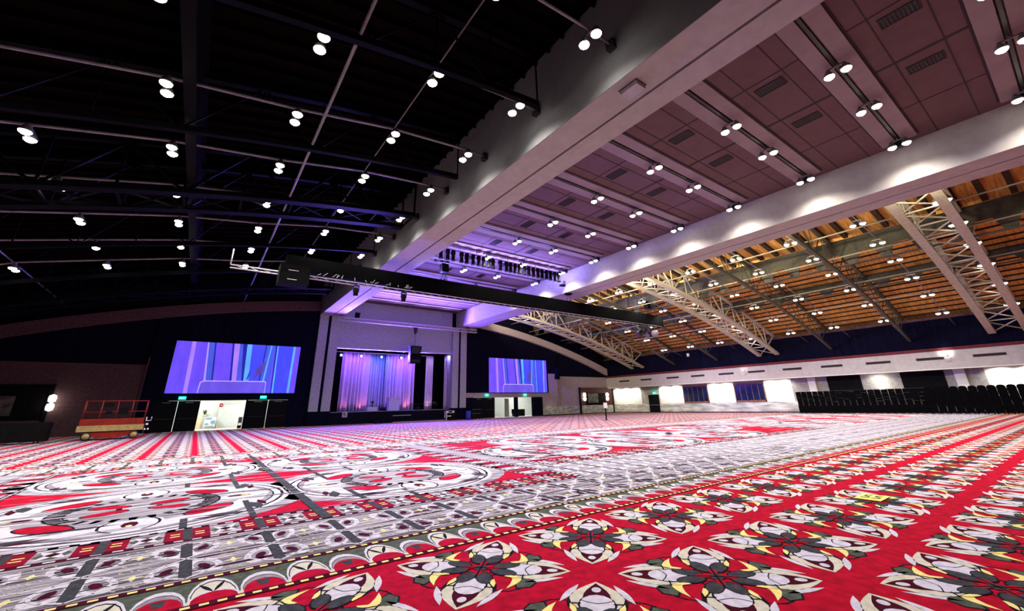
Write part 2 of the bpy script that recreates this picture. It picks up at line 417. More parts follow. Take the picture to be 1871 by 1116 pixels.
# lattice cell (bar with four heart lobes, cream outline)
lat=Carpet()
lat.rect(-0.055,0.055,-0.72,0.72,DRK,4)
for sx in (-1,1):
    for sy in (-1,1):
        lat.ell(sx*0.17,sy*0.36,0.14,0.29,WHI,2,-sx*sy*0.25,12); lat.ell(sx*0.16,sy*0.37,0.09,0.18,GRY,3,-sx*sy*0.25,10)
        lat.ell(sx*0.155,sy*0.38,0.05,0.11,MAR,4,-sx*sy*0.3,8)
        t=np.linspace(0,1,7); px=sx*(0.27*np.sin(np.pi*t)**0.8+0.01); py=sy*(0.02+0.68*t)
        lat.strip(np.stack([px,py],1),0.030,WHI,5)
        lat.ring(sx*0.34,sy*0.12,0.05,0.05,0.016,CRE,5,7,0,0,4.5); lat.ring(sx*0.33,sy*0.62,0.05,0.05,0.016,CRE,5,7,0,0,4.5)
for sy in (-1,1):
    lat.ell(0.41,sy*0.36,0.11,0.05,DRK,3,0,6); lat.lens((0.30,sy*0.36),(0.52,sy*0.36),0.035,CRE,4,4); lat.lens((0.41,sy*0.36-0.10),(0.41,sy*0.36+0.10),0.03,CRE,4,4)
    lat.ell(0.41,sy*0.36,0.035,0.035,YEL,5,0,6)
    lat.strip([(-0.41,sy*0.70),(0.41,sy*0.70)],0.018,DRK,3); lat.strip([(-0.41,sy*0.03),(0.41,sy*0.03)],0.014,GRY,3)
latlo=Carpet()
latlo.rect(-0.055,0.055,-0.72,0.72,DRK,4)
for sx in (-1,1):
    for sy in (-1,1):
        latlo.ell(sx*0.18,sy*0.36,0.15,0.27,WHI,2,-sx*sy*0.25,6); latlo.ell(sx*0.155,sy*0.38,0.045,0.10,MAR,3,0,5)
        latlo.strip([(0,0),(sx*0.27,sy*0.35),(0,sy*0.7)],0.022,CRE,5)
GX=1.84; GP=0.82
cells=[(GX+GP*i,6.38) for i in range(-6,13)]
FL.stamp(lat,cells)
FL.stamp(latlo,[(GX+GP*i,6.38) for i in range(13,44)]+[(GX+GP*i,18.62) for i in range(-20,44)])
for r in range(1,3):
    FL.stamp(latlo,[(GX+GP*i,6.38+1.5*r) for i in range(7,44)])
# rug panels
def band(x0,x1,y0,y1):
    wd=0.72
    FL.rect(x0,x1,y0,y1,STK,6); 
    FL.rect(x0+wd,x1-wd,y0+wd,y1-wd,RED,7)
    for y in (y0+0.05,y0+wd,y1-0.05,y1-wd): dashes(x0,x1,y,0.185,0.095,0.05,WHI,8,MAR,0.12)
    for x in (x0+0.05,x0+wd,x1-0.05,x1-wd): dashes(y0,y1,x,0.185,0.095,0.05,WHI,8,MAR,0.12,True)
    n0=math.ceil((x0+0.3-GX)/GP); n1=math.floor((x1-0.3-GX)/GP)
    for i in range(n0,n1+1):
        x=GX+GP*i
        for yc in (y0+wd/2+0.02,y1-wd/2-0.02):
            FL.rect(x-0.24,x+0.24,yc-0.29,yc+0.29,DRED,8); FL.rect(x-0.05,x+0.05,yc-0.33,yc+0.33,DRK,9)
            for sx in (-1,1):
                for sy in (-1,1): FL.rect(x+sx*0.13-0.05,x+sx*0.13+0.05,yc+sy*0.06-0.02,yc+sy*0.06+0.02,YEL,10)
            xm=x+GP/2
            FL.lens((xm-0.17,yc),(xm+0.17,yc),0.20,GRN,8,5); FL.lens((xm-0.13,yc-0.2),(xm+0.13,yc+0.2),0.06,WHI,9,4); FL.lens((xm-0.13,yc+0.2),(xm+0.13,yc-0.2),0.06,WHI,9,4)
            FL.ell(xm,yc,0.05,0.05,MAR,10,0,6)
    for i in range(int((y1-y0-1)/GP)):
        y=y0+0.9+GP*i
        for xc in (x0+wd/2+0.02,x1-wd/2-0.02):
            FL.rect(xc-0.29,xc+0.29,y-0.22,y+0.22,DRED,8)
            FL.lens((xc,y+0.24),(xc,y+0.58),0.18,WHI,8,5); FL.ell(xc,y+0.41,0.08,0.08,GRN,9,0,6)
band(-3.45,7.08,7.18,17.85)
med=medallion(2.2)
for m in ((-0.48,10.15),(3.95,10.15),(-0.48,14.85),(3.95,14.85)):
    FL.ell(m[0],m[1],2.62,2.38,STK,8,0,36)
Cshift=Carpet()
for p,mm,z in zip(med.P,med.M,med.Z): Cshift.poly(p,mm,z+3)
FL.stamp(Cshift,[(-0.48,10.15),(3.95,10.15),(-0.48,14.85),(3.95,14.85)])
FL.rect(GX-0.075,GX+0.075,7.2,17.9,DRK,21)
for dx,ya,yb in ((-0.85,8.0,9.5),(0.85,8.0,9.5),(-0.85,11.0,13.6),(0.85,11.0,13.6),(-1.7,7.95,8.6),(1.7,7.95,8.6),(-1.7,12.0,12.6),(1.7,12.0,12.8),(-0.85,15.6,17.0),(0.85,15.6,17.0)):
    FL.rect(GX+dx-0.045,GX+dx+0.045,ya,yb,DRK,20)
band(7.75,27.0,9.1,17.85)
m2=[(10.2,12.2),(15.0,11.6),(12.6,15.3),(17.8,14.8),(20.2,11.6),(23.6,14.4)]
for m in m2: FL.ell(m[0],m[1],2.5,2.2,STK,8,0,30)
FL.stamp(Cshift,m2)
for i in range(6): FL.rect(9.2+3.1*i,9.3+3.1*i,9.2,17.7,DRK,20)
FL.rect(28.5,54,9.1,17.85,STK,6)
FL.rect(-19,-4.4,7.6,17.85,STK,6)
for x in (33,39,45,51,-8,-14):
    FL.rect(x-2.6,x+2.6,9.4,17.5,RED,7)
FL.stamp(Cshift,[(x,y) for x in (31.5,36,41,46,50.5,-7,-12) for y in (11.2,15.4)])
rs=np.random.RandomState(4)
def streaks(n,x0,x1,y0,y1,z,cols):
    for _ in range(n):
        x,y=rs.uniform(x0,x1),rs.uniform(y0,y1); l=rs.uniform(0.3,1.6); h=rs.uniform(0.008,0.028)
        FL.lens((x-l/2,y),(x+l/2,y+rs.uniform(-.03,.03)),h,int(rs.choice(cols)),z,4)
streaks(260,-3.0,6.6,7.95,17.1,22,[GRY,GRY,DRK,WHI,WHI,BLK])
streaks(260,8.3,26.5,9.9,17.1,22,[GRY,WHI,WHI,DRK])
streaks(420,-4,16,5.65,7.05,3,[DRK,BLK,MAR,GRY,WHI,WHI])
floor=struct(FL.build('floor',CARPET))

# ------------------------------------------------------------------ ceilings, beams, roof
m=MB()
x0,x1=10.9,24.9
CZ=12.75
m.box(x0,x1,-9,YB+0.4,CZ,CZ+0.2,0)
for y in [2.4+3.78*k for k in range(-3,12)]:
    if y>46: continue
    m.box(x0+0.3,x1-0.6,y+0.10,y+0.62,CZ-0.14,CZ,1)
    m.box(x0+0.3,x1-0.6,y-0.62,y-0.10,CZ-0.10,CZ,1)
    m.box(x0+0.3,x1-0.6,y+0.64,y+0.70,CZ-0.02,CZ,2)
    m.box(x0+0.3,x1-0.6,y-0.70,y-0.64,CZ-0.02,CZ,2)
    m.box(x0+0.3,x1-0.7,y-0.05,y+0.05,CZ-0.06,CZ,2)
    for dy in (1.25,2.55): m.box(x0,x1,y+dy-0.02,y+dy+0.02,CZ-0.012,CZ,2)
for xx,wd in ((18.1,0.06),(15.0,0.022),(21.6,0.022)):
    m.box(xx-wd,xx+wd,-9,YB,CZ-0.015,CZ,2)
struct(m.build('ceiling',[M_CEIL,M_CEIL2,M_SEAM]))

def beam(xa,xb,ztop,label):
    m=MB(); zb=10.85; g=(xa+xb)/2+ (0.12 if xa<15 else 0.05)
    m.box(xa,g-0.05,-9,YB-0.02,zb,ztop); m.box(g+0.05,xb,-9,YB-0.02,zb,ztop)
    m.box(g-0.05,g+0.05,-9,YB-0.02,zb+0.12,ztop,1)
    if xa<15: m.box(xa-0.02,xa,-9,YB-0.02,zb,ztop,2)
    return tag(m.build('ceiling_beam',[M_BEAM,M_GROOVE,M_WEBG]),label,'beam','roof beams')
beam(8.77,10.9,14.7,'deep plaster beam between the black ceiling and the panelled ceiling')
beam(24.9,27.3,14.7,'deep plaster beam between the panelled ceiling and the wooden roof')

def deck(name,xa,xb,mm):
    m=MB(); xs=np.linspace(xa,xb,24)
    m.sheet([[(x,-9,roof(x)),(x,YB+0.6,roof(x))] for x in xs],0)
    m.sheet([[(x,-9,roof(x)+0.25),(x,YB+0.6,roof(x)+0.25)] for x in xs],0)
    return m
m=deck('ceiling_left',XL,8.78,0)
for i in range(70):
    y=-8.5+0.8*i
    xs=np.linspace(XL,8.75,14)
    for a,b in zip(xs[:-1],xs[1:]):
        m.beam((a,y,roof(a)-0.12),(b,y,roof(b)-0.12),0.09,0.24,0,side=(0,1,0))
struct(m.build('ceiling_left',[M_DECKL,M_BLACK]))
m=deck('ceiling_right',27.28,XR,0)
for i in range(46):
    y=-8.5+1.2*i
    if y>YB: continue
    xs=np.linspace(27.3,37.4,7)
    for a,b in zip(xs[:-1],xs[1:]):
        m.beam((a,y,roof(a)-0.15),(b,y,roof(b)-0.15),0.30,0.30,1,side=(0,1,0))
x=38.1
while x<53:
    m.beam((x,-8.5,roof(x)-0.05),(x,YB,roof(x)-0.05),0.10,0.10,1); x+=0.8
for x in (32.6,):
    m.beam((x,-8.5,roof(x)-0.36),(x,YB,roof(x)-0.36),0.08,0.10,1)
struct(m.build('ceiling_right',[M_WOOD,M_RAFT]))

# purlins with notched webs (run along the hall)
def purlin(x,label,mm,depth=1.5):
    t=thing('roof_purlin',label,'roof beam',(x,YB-0.1,0),0,'notched purlins under the roof')
    zt=roof(x)-0.38; zb=zt-depth; y0=-55
    m=MB(); nh=depth*0.45; m.box(-0.03,0.03,-54,0,zb+nh,zt)
    y=-54+0.3
    while y<-0.9:
        m.add([(-0.03,y,zb),(-0.03,y+0.55,zb),(-0.03,y+0.85,zb+nh),(-0.03,y-0.3,zb+nh),(0.03,y,zb),(0.03,y+0.55,zb),(0.03,y+0.85,zb+nh),(0.03,y-0.3,zb+nh)],
              [(0,3,2,1),(4,5,6,7),(0,4,7,3),(1,2,6,5)]); y+=1.95
    m.build('web',mm,t)
    MB().box(-0.16,0.16,-54,0,zb-0.06,zb).build('bottom_flange',mm,t)
    MB().box(-0.16,0.16,-54,0,zt,zt+0.06).build('top_flange',mm,t)
    return t
purlin(37.5,'deep dark steel purlin with notched lower web under the wooden roof, nearer the beam',M_PURL,1.85)
purlin(44.0,'shallow steel purlin under the wooden roof, nearer the right wall',M_PURL,0.9)
purlin(mx(37.5),'deep shade-darkened steel purlin under the black ceiling, nearer the beam',M_STEELL,1.85)

def roof_truss(y,double,label,left):
    f=(lambda x:mx(x)) if left else (lambda x:x)
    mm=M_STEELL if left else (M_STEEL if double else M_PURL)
    t=thing('roof_truss',label,'roof truss',(f(27.3),y,0),0,'dark trusses under the black ceiling' if left else 'steel trusses under the wooden roof')
    ox=f(27.3)
    xs=list(np.linspace(27.35,52.2,13)); low=lambda x:arch(x)+0.75; top=lambda x:roof(x)-0.42
    ys=(-0.95,0.95) if double else (0,)
    cw=0.46 if double else 0.2; wb=0.11 if double else 0.06
    for yy in ys:
        m=MB()
        for a,b in zip(xs[:-1],xs[1:]): m.beam((f(a)-ox,yy,low(a)),(f(b)-ox,yy,low(b)),cw,0.22,0,side=(0,1,0))
        m.build('bottom_chord',mm,t)
        m=MB()
        for i,(a,b) in enumerate(zip(xs[:-1],xs[1:])):
            m.beam((f(a)-ox,yy,low(a)),(f(a)-ox,yy,top(a)),wb*0.8,wb*0.8)
            p,q=((a,low(a)),(b,top(b))) if i%2 else ((a,top(a)),(b,low(b)))
            m.beam((f(p[0])-ox,yy,p[1]),(f(q[0])-ox,yy,q[1]),wb,wb)
        m.build('web_bracing',mm,t)
        m=MB()
        for a,b in zip(xs[:-1],xs[1:]): m.beam((f(a)-ox,yy,top(a)),(f(b)-ox,yy,top(b)),0.24,0.22,0,side=(0,1,0))
        m.build('top_chord',mm,t)
    if double:
        m=MB()
        for i,(a,b) in enumerate(zip(xs[:-1],xs[1:])):
            m.beam((f(a)-ox,ys[0],low(a)),(f(a)-ox,ys[1],low(a)),0.08,0.08)
            m.beam((f(a)-ox,ys[0],low(a)),(f(b)-ox,ys[1],low(b)),0.07,0.07); m.beam((f(a)-ox,ys[1],low(a)-0.02),(f(b)-ox,ys[0],low(b)-0.02),0.07,0.07)
        m.build('cross_bracing',mm,t)
TY=[3.3,9.4,15.55,21.7,27.8,33.9,40.1]
for left in (False,True):
    side='black ceiling' if left else 'wooden roof'
    for i,y in enumerate(TY):
        if left and i<1: continue
        dbl=i%3==0
        roof_truss(y,dbl,('double-chord' if dbl else 'slim single-plane')+' truss under the %s, %s from the camera end'%(side,ORD[i]),left)

# ceiling vents and beam box
vp=None
for j,y in enumerate([0.5,4.28,8.06,11.85,15.62,19.4,23.2,27.0,30.8]):
    for i,x in enumerate((15.6,19.0)):
        if vp is None:
            vp=thing('ceiling_vent','x','vent',(x,y,CZ),0,'vents in the panelled ceiling')
            fr=MB(); 
            fr.box(-0.28,0.28,-0.50,-0.46,-0.03,0); fr.box(-0.28,0.28,0.46,0.50,-0.03,0); fr.box(-0.28,-0.25,-0.46,0.46,-0.03,0); fr.box(0.25,0.28,-0.46,0.46,-0.03,0)
            fr.build('frame',M_SEAM,vp)
            g=MB(); g.box(-0.25,0.25,-0.46,0.46,-0.012,0)
            for k in range(9): g.obox((0,-0.4+0.1*k,-0.018),(0.5,0.05,0.006),(0.5,0,0))
            g.build('grille',M_VENT,vp); v=vp
        else: v=copy_tree(vp); v.location=(x,y,CZ)
        v['label']='dark ceiling vent, %s pair from the camera, %s the seam'%(ORD[j],'beyond' if i else 'before')
t=thing('junction_box','pale box fixed under the near plaster beam close to the camera','box',(9.35,6.1,10.85))
MB().box(-0.22,0.22,-0.32,0.32,-0.16,0).build('housing',M_BULK,t); MB().box(-0.25,0.25,-0.35,0.35,-0.02,0).build('mounting_plate',M_GROOVE,t)
m=MB(); m.lathe([(0.16,-0.06),(0.2,-0.02),(0.2,0)],(21.4,21.9,CZ)); tag(m.build('ceiling_speaker',M_BLACK),'round black speaker disc in the panelled ceiling','speaker')

# ------------------------------------------------------------------ ceiling lamps on pipes
def make_lamp():
    t=thing('twin_downlight','x','lamp')
    m=MB(); m.beam((0,-0.27,0.30),(0,0.27,0.30),0.05,0.05); m.tube([(0,0,0.30),(0,0,0.42)],0.03,6); m.build('spreader_bar',M_SHADE,t)
    for sg in (-1,1):
        s=MB(); s.lathe([(0.175,0.02),(0.17,0.06),(0.13,0.16),(0.07,0.24),(0.05,0.30)],(0,0,0),12)
        so=s.build('shade',M_SHADE,t,(0,sg*0.25,0))
        l=MB(); l.lathe([(0.02,-0.075),(0.09,-0.06),(0.145,-0.015),(0.16,0.025)],(0,0,0),12); l.build('glass',M_LENS,so)
    return t
LAMP=make_lamp(); used=[False]
def place_lamp(x,y,z,label,group,watts):
    if not used[0]: o=LAMP; used[0]=True
    else: o=copy_tree(LAMP)
    o.location=(x,y,z); tag(o,label,'lamp',group)
    sp=bpy.data.lights.get('spot_%d'%int(watts))
    if sp is None:
        sp=bpy.data.lights.new('spot_%d'%int(watts),'SPOT'); sp.energy=watts; sp.color=LAMP_COL
        sp.spot_size=math.radians(142); sp.spot_blend=0.75; sp.shadow_soft_size=0.16
    s=bpy.data.objects.new('lamp_light',sp); COL.objects.link(s); s.location=(0,0,-0.12); s.parent=o
LC=[(7.67,11.86),(4.4,11.57),(1.0,10.95),(-2.4,10.5),(-5.8,9.75),(-9.3,8.95)]
RC=[(31.2,11.53),(34.6,11.0),(38.0,10.46),(41.4,9.7),(45.0,8.88),(48.4,7.83)]
GL='lamps under the black ceiling'; GM='lamps on the panelled ceiling'; GR='lamps under the wooden roof'
PIPEDZ=0.42
lam=[]
kmin=[0,0,1,1,2,3]
for k,y in enumerate(Y_ROWS[1:]):
    if k==0: continue
    pts=[(8.9,y,LC[0][1]+PIPEDZ)]+[(x,y,z+PIPEDZ) for x,z in LC]+[(-17.9,y,5.6+PIPEDZ)]
    m=MB(); m.tube(pts,0.05,6)
    tag(m.build('lamp_pipe',M_PIPE),'thin lamp pipe across the black ceiling, %s from the camera end'%ORD[k-1],'pipe','lamp pipes under the black ceiling')
    m=MB(); m.box(8.56,8.77,y-0.14,y+0.14,LC[0][1]+0.22,LC[0][1]+0.56); tag(m.build('pipe_bracket',M_BLKM),'dark pipe bracket on the near beam at the %s lamp pipe'%ORD[k-1],'bracket','pipe brackets on the near beam')
    for c,(x,z) in enumerate(LC):
        if k<(1,1,2,2,3,4)[c]: continue
        place_lamp(x,y,z,'twin downlight on the %s pipe of the black ceiling, %s from the near beam'%(ORD[k-1],ORD[c]),GL,P_LEFT)
for k,y in enumerate(Y_ROWS):
    m=MB(); m.box(11.3,24.1,y-0.05,y+0.05,CZ-0.13,CZ-0.05); m.box(24.1,24.3,y-0.22,y+0.22,CZ-0.42,CZ-0.05)
    tag(m.build('lighting_track',M_BLKM),'black lighting track across the panelled ceiling, %s from the camera end'%ORD[k],'track','tracks on the panelled ceiling')
    for c,x in enumerate((16.13,19.5,23.75)):
        place_lamp(x,y,CZ-0.13-PIPEDZ,'twin downlight on the panelled ceiling, %s track from camera, %s'%(ORD[k],('nearest the near beam','middle of three','nearest the far beam')[c]),GM,P_MID)
for k,y in enumerate(Y_ROWS):
    pts=[(27.3,y,RC[0][1]+0.25+PIPEDZ)]+[(x,y,z+PIPEDZ) for x,z in RC]+[(53.2,y,6.6+PIPEDZ)]
    m=MB(); m.tube(pts,0.035,6)
    tag(m.build('lamp_pipe',M_PIPE),'thin lamp pipe across the wooden roof, %s from the camera end'%ORD[k],'pipe','lamp pipes under the wooden roof')
    for c,(x,z) in enumerate(RC):
        place_lamp(x,y,z,'twin downlight under the wooden roof, %s pipe from camera, %s from the beam'%(ORD[k],ORD[c]),GR,P_RIGHT)
# long pipes running toward the stage under the black ceiling
for x,z,r,l in ((1.83,11.25,0.05,'thin pipe running toward the stage under the black ceiling, brighter one'),(4.9,13.2,0.03,'thin cable pipe toward the stage under the black ceiling, beside the near beam'),(-9.6,9.5,0.04,'thin pipe running toward the stage under the black ceiling, far left')):
    m=MB(); m.tube([(x,-6,z),(x,YB-0.4,z)],r,6); tag(m.build('ceiling_pipe',M_PIPE),l,'pipe','long pipes under the black ceiling')
for i,(x,z) in enumerate(((33.2,12.0),(36.4,11.2),(42.5,10.4),(46.5,9.4))):
    m=MB(); m.tube([(x,-6,z),(x,YB-0.4,z)],0.05,6); tag(m.build('ceiling_pipe',M_STEEL),'pale pipe running along the hall under the wooden roof, %s from the beam'%ORD[i],'pipe','long pipes under the wooden roof')
# uplights along the far beam wash the wooden roof
for i in range(7):
    spot('roof_uplight_or_fill',(27.7,3.0+6.4*i,11.4),(0.80,0,0.52),(900,1800,3600,4400,4400,3600,2400)[i],(1.0,0.88,0.6),150,0.6,0.2)
    spot('roof_uplight_or_fill',(38.0,3.0+6.4*i,11.2),(0.30,0,1.0),(90,200,420,560,560,400,240)[i],(1.0,0.86,0.55),125,0.9,0.2)  # second row, added past the purlin to brighten the deck, no fixture there

# ------------------------------------------------------------------ stage side wall
DW=0.35
def wallbox(boxes,mats,name,kind='structure'):
    m=MB()
    for b in boxes: m.box(*b[:6],b[6] if len(b)>6 else 0)
    return struct(m.build(name,mats))
Y1=YB+DW
def archwall(m,xa,xb,z0,y0,y1,mi,zf):
    xs=np.linspace(xa,xb,14)
    for a,b in zip(xs[:-1],xs[1:]):
        v=[(a,y0,z0(a)),(b,y0,z0(b)),(b,y0,zf(b)),(a,y0,zf(a)),(a,y1,z0(a)),(b,y1,z0(b)),(b,y1,zf(b)),(a,y1,zf(a))]
        m.add(v,[(0,1,2,3),(7,6,5,4),(0,4,5,1),(3,2,6,7),(0,3,7,4),(1,5,6,2)],mi)
# left of the stage
m=MB()
c=lambda z:(lambda x:z)
archwall(m,-3.9,8.9,c(2.45),YB,Y1,0,roof)
m.box(-3.9,-2.9,YB,Y1,0,2.45); m.box(7.0,8.9,YB,Y1,0,2.45); m.box(3.58,3.7,YB,Y1,0,2.45)
m.box(-3.98,-3.9,YB,Y1+0.3,0,6.0,1)
struct(m.build('wall_stage_left',[M_NAVY,M_STUCD]))
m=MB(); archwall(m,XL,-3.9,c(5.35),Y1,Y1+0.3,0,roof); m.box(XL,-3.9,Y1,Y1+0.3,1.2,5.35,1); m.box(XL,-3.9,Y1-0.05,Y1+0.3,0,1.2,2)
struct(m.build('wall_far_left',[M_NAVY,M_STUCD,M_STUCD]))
# right of the stage
m=MB(); archwall(m,26.3,41.6,c(3.0),YB,Y1,0,roof)
m.box(26.3,41.6,YB,Y1,2.45,3.0,1)
m.box(26.3,27.6,YB,Y1,0,2.45); m.box(34.0,34.45,YB,Y1,0,2.45); m.box(37.0,38.7,YB,Y1,0,2.45)
m.box(38.7,41.6,YB,Y1,1.2,2.45,1); m.box(38.7,41.6,YB-0.04,Y1,0.12,1.2,2); m.box(38.7,41.6,YB-0.06,Y1,0,0.12,3)
m.box(39.9,41.6,YB-0.02,YB,2.45,5.6,1)
struct(m.build('wall_stage_right',[M_NAVY,M_STUC,M_MARBLE,M_BASE]))
m=MB(); archwall(m,41.6,XR,c(5.3),Y1,Y1+0.3,0,roof); m.box(41.6,XR,Y1,Y1+0.3,1.2,5.3,1); m.box(41.6,XR,Y1-0.04,Y1+0.3,0.12,1.2,2); m.box(41.6,XR,Y1-0.06,Y1+0.3,0,0.12,3)
struct(m.build('wall_far_right',[M_NAVY,M_STUC,M_MARBLE,M_BASE]))
# arched bands
def aband(xa,xb,name):
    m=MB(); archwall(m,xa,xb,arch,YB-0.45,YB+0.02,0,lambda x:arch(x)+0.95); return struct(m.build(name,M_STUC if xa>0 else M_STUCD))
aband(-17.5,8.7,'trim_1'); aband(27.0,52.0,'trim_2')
# pillars
for xa,xb,nm,l in ((8.8,10.8,'pillar','stucco pillar left of the stage opening'),(24.4,26.35,'pillar','stucco pillar right of the stage opening')):
    t=thing(nm,l,'pillar',((xa+xb)/2,YB,0),0,'pillars beside the stage')
    w2=(xb-xa)/2
    MB().box(-w2,-0.14,-0.3,0.3,1.3,10.85).box(0.14,w2,-0.3,0.3,1.3,10.85).box(-0.14,0.14,-0.2,0.3,1.3,10.85,1).build('shaft',[M_STUCL,M_NAVY],t)
    MB().box(-w2-0.05,w2+0.05,-0.36,0.3,0,1.3).build('plinth',M_NAVY,t)
# proscenium wall over the opening and stage shell
SX0,SX1,SZ0,SZ1=10.8,24.4,1.2,7.6
m=MB(); m.box(SX0,SX1,YB,YB+0.3,SZ1,12.75); m.box(SX0,SX1,YB-0.06,YB+0.02,SZ1-0.06,SZ1+0.10,1)
struct(m.build('wall_proscenium',[M_STUCL,M_LAVBOX]))
m=MB(); m.box(9.0,26.3,YB+6.5,YB+6.7,0,12.75); m.box(8.9,9.1,YB+0.3,YB+6.5,0,12.75); m.box(26.2,26.4,YB+0.3,YB+6.5,0,12.75); m.box(9,26.4,YB+0.3,YB+6.7,9.2,9.4)
struct(m.build('wall_stage_back',M_BLACK))
t=thing('stage','black raised stage platform with pale boards','stage',(17.6,YB,0))
MB().box(-8.2,8.5,0.02,6.4,0,1.14).box(-6.8,6.8,-0.06,0.02,0,1.1).build('front',M_STAGEF,t)
MB().box(-6.8,6.8,-0.06,0.3,1.14,1.2).box(-8.2,8.5,0.3,6.4,1.14,1.2).build('top',M_STAGET,t)
MB().box(-0.2,1.9,-0.075,-0.06,0.66,0.71).build('light_strip',M_LAVBOX,t)
t=thing('stage_step','black step platform with pale edge at the stage foot','step',(17.6,YB-0.95,0))
MB().box(-2.6,5.6,-0.35,0.85,0,0.22).build('block',M_STAGEF,t); MB().box(-0.6,5.6,-0.37,-0.35,0.02,0.07).build('edge_strip',M_LAVBOX,t)

# curtains (each hanging panel is one thing)
def drape(xa,xb,y,z0,z1,mm,label,amp=0.30,seed=1,folds=None,gather=0.0):
    r=random.Random(seed); n=int((xb-xa)*22)+8
    folds=folds or max(3,int((xb-xa)*2.6)); ph=[r.uniform(-.8,.8) for _ in range(folds+2)]
    rows=[]
    for k in range(9):
        v=k/8; z=z1+(z0-z1)*v; row=[]
        for i in range(n+1):
            u=i/n; q=u*folds; j=int(q); f=q-j
            p=ph[j]*(1-f)+ph[j+1]*f
            x=xa+(xb-xa)*u; cx=(xa+xb)/2
            x=cx+(x-cx)*(1-gather*math.sin(math.pi*(1-v)*0.5))
            row.append((x,y+amp*(0.6+0.4*v)*math.sin(2*math.pi*(q+p*0.6))+0.05*math.sin(19*u+seed),z))
        rows.append(row)
    m=MB(); m.sheet(rows,0); o=m.build('stage_curtain',mm)
    sol=o.modifiers.new('cloth','SOLIDIFY'); sol.thickness=0.015
    return tag(o,label,'curtain','stage curtains')
CYY=49.4
drape(12.0,15.7,CYY,1.22,7.6,M_CURT,'wide purple-lit curtain panel at the left of the stage',seed=1,folds=9)
drape(15.4,17.5,CYY+0.75,1.22,7.6,M_CURT,'blue-lit curtain panel at the middle of the stage',seed=2,folds=6)
drape(17.2,20.9,CYY,1.22,7.6,M_CURT,'wide pink-lit curtain panel behind the white box on stage',seed=3,folds=9)
drape(20.7,22.7,CYY+0.8,1.22,7.6,M_BLKF,'black curtain leg behind the hanging loudspeaker',seed=4,folds=5)
drape(22.4,23.4,CYY-0.1,1.22,7.6,M_CURT,'narrow pinkish curtain strip between two black legs',seed=5,folds=3,amp=0.08)
drape(23.3,25.2,CYY+0.45,1.22,7.6,M_BLKF,'black curtain leg near the right of the stage',seed=6,folds=5)
drape(24.2,25.9,CYY-1.6,1.22,7.6,M_CURT,'pale curtain leg at the right edge of the stage',seed=7,folds=4,amp=0.06)
drape(10.9,12.1,CYY-0.8,1.22,7.6,M_BLKF,'black curtain leg at the left edge of the stage',seed=8,folds=4)

# stage lights on a pipe
m=MB(); m.tube([(11.0,46.95,7.28),(21.6,46.95,7.28)],0.04,8); tag(m.build('stage_pipe',M_ALU),'pipe carrying five stage lights inside the stage opening','pipe')
t=thing('stage_light','x','stage light')
MB().beam((0,0,0.05),(0,0,0.36),0.05,0.05).box(-0.14,-0.11,-0.05,0.05,-0.1,0.1).box(0.11,0.14,-0.05,0.05,-0.1,0.1).box(-0.14,0.14,-0.04,0.04,0.08,0.11).build('yoke',M_BLKM,t)
h=MB(); h.lathe([(0.06,0.16),(0.11,0.12),(0.125,-0.08),(0.135,-0.16)],(0,0,0),12,axis='y'); ho=h.build('housing',M_BLKM,t)
l=MB(); l.lathe([(0.12,-0.15),(0.09,-0.19),(0.02,-0.205)],(0,0,0),12,axis='y'); l.build('lens',M_STGLENS,ho)
for i,x in enumerate((11.5,13.6,15.85,18.15,20.3)):
    o=t if i==0 else copy_tree(t); o.location=(x,46.95,6.9)
    tag(o,'glowing blue-white stage light on the pipe, %s from the left'%ORD[i],'stage light','stage lights in the opening')
    spot('stage_light_beam',(0,-0.3,0),(0,-1,0.35),4000,(0.17,0.08,1.0) if i!=2 else (0.12,0.12,1.0),168,0.4,0.1,o)
for x in (12.4,15.8,19.4,22.8):  # purple fill spots added without fixtures to tint ceiling and beams
    spot('purple_fill_light',(x,45.0,9.7),(0.02*(17.6-x),-1.0,0.5),6000,(0.28,0.22,1.0),110,0.8,0.15)
    spot('purple_fill_light',(x,25.9,10.25),(0,-0.1,1.0),(2300,2800,2800,2300)[int((x-12)/3.4)],(0.28,0.24,1.0),160,0.9,0.15)
# coloured washes on the curtain: from a hidden row of battens above and of groundrow lamps below
for x,cl,pw in ((12.6,(0.26,0.09,1.0),600),(14.4,(0.32,0.10,1.0),600),(16.5,(0.04,0.13,1.0),800),(18.4,(0.26,0.09,1.0),600),(20.0,(0.30,0.10,1.0),600),(22.8,(0.6,0.4,1.0),160),(25.1,(0.35,0.3,1.0),200)):
    spot('batten_light',(x,47.3,7.9),(0,2.2,-3.2),pw,cl,100,0.7,0.15)
for x,cl,pw in ((12.8,(1.0,0.2,0.45),22),(14.6,(1.0,0.18,0.35),45),(18.2,(1.0,0.18,0.35),25),(19.9,(1.0,0.18,0.35),45),(22.8,(1.0,0.5,0.6),20)):
    spot('groundrow_light',(x,48.75,1.35),(0,0.6,1.9),pw,cl,110,0.8,0.1)

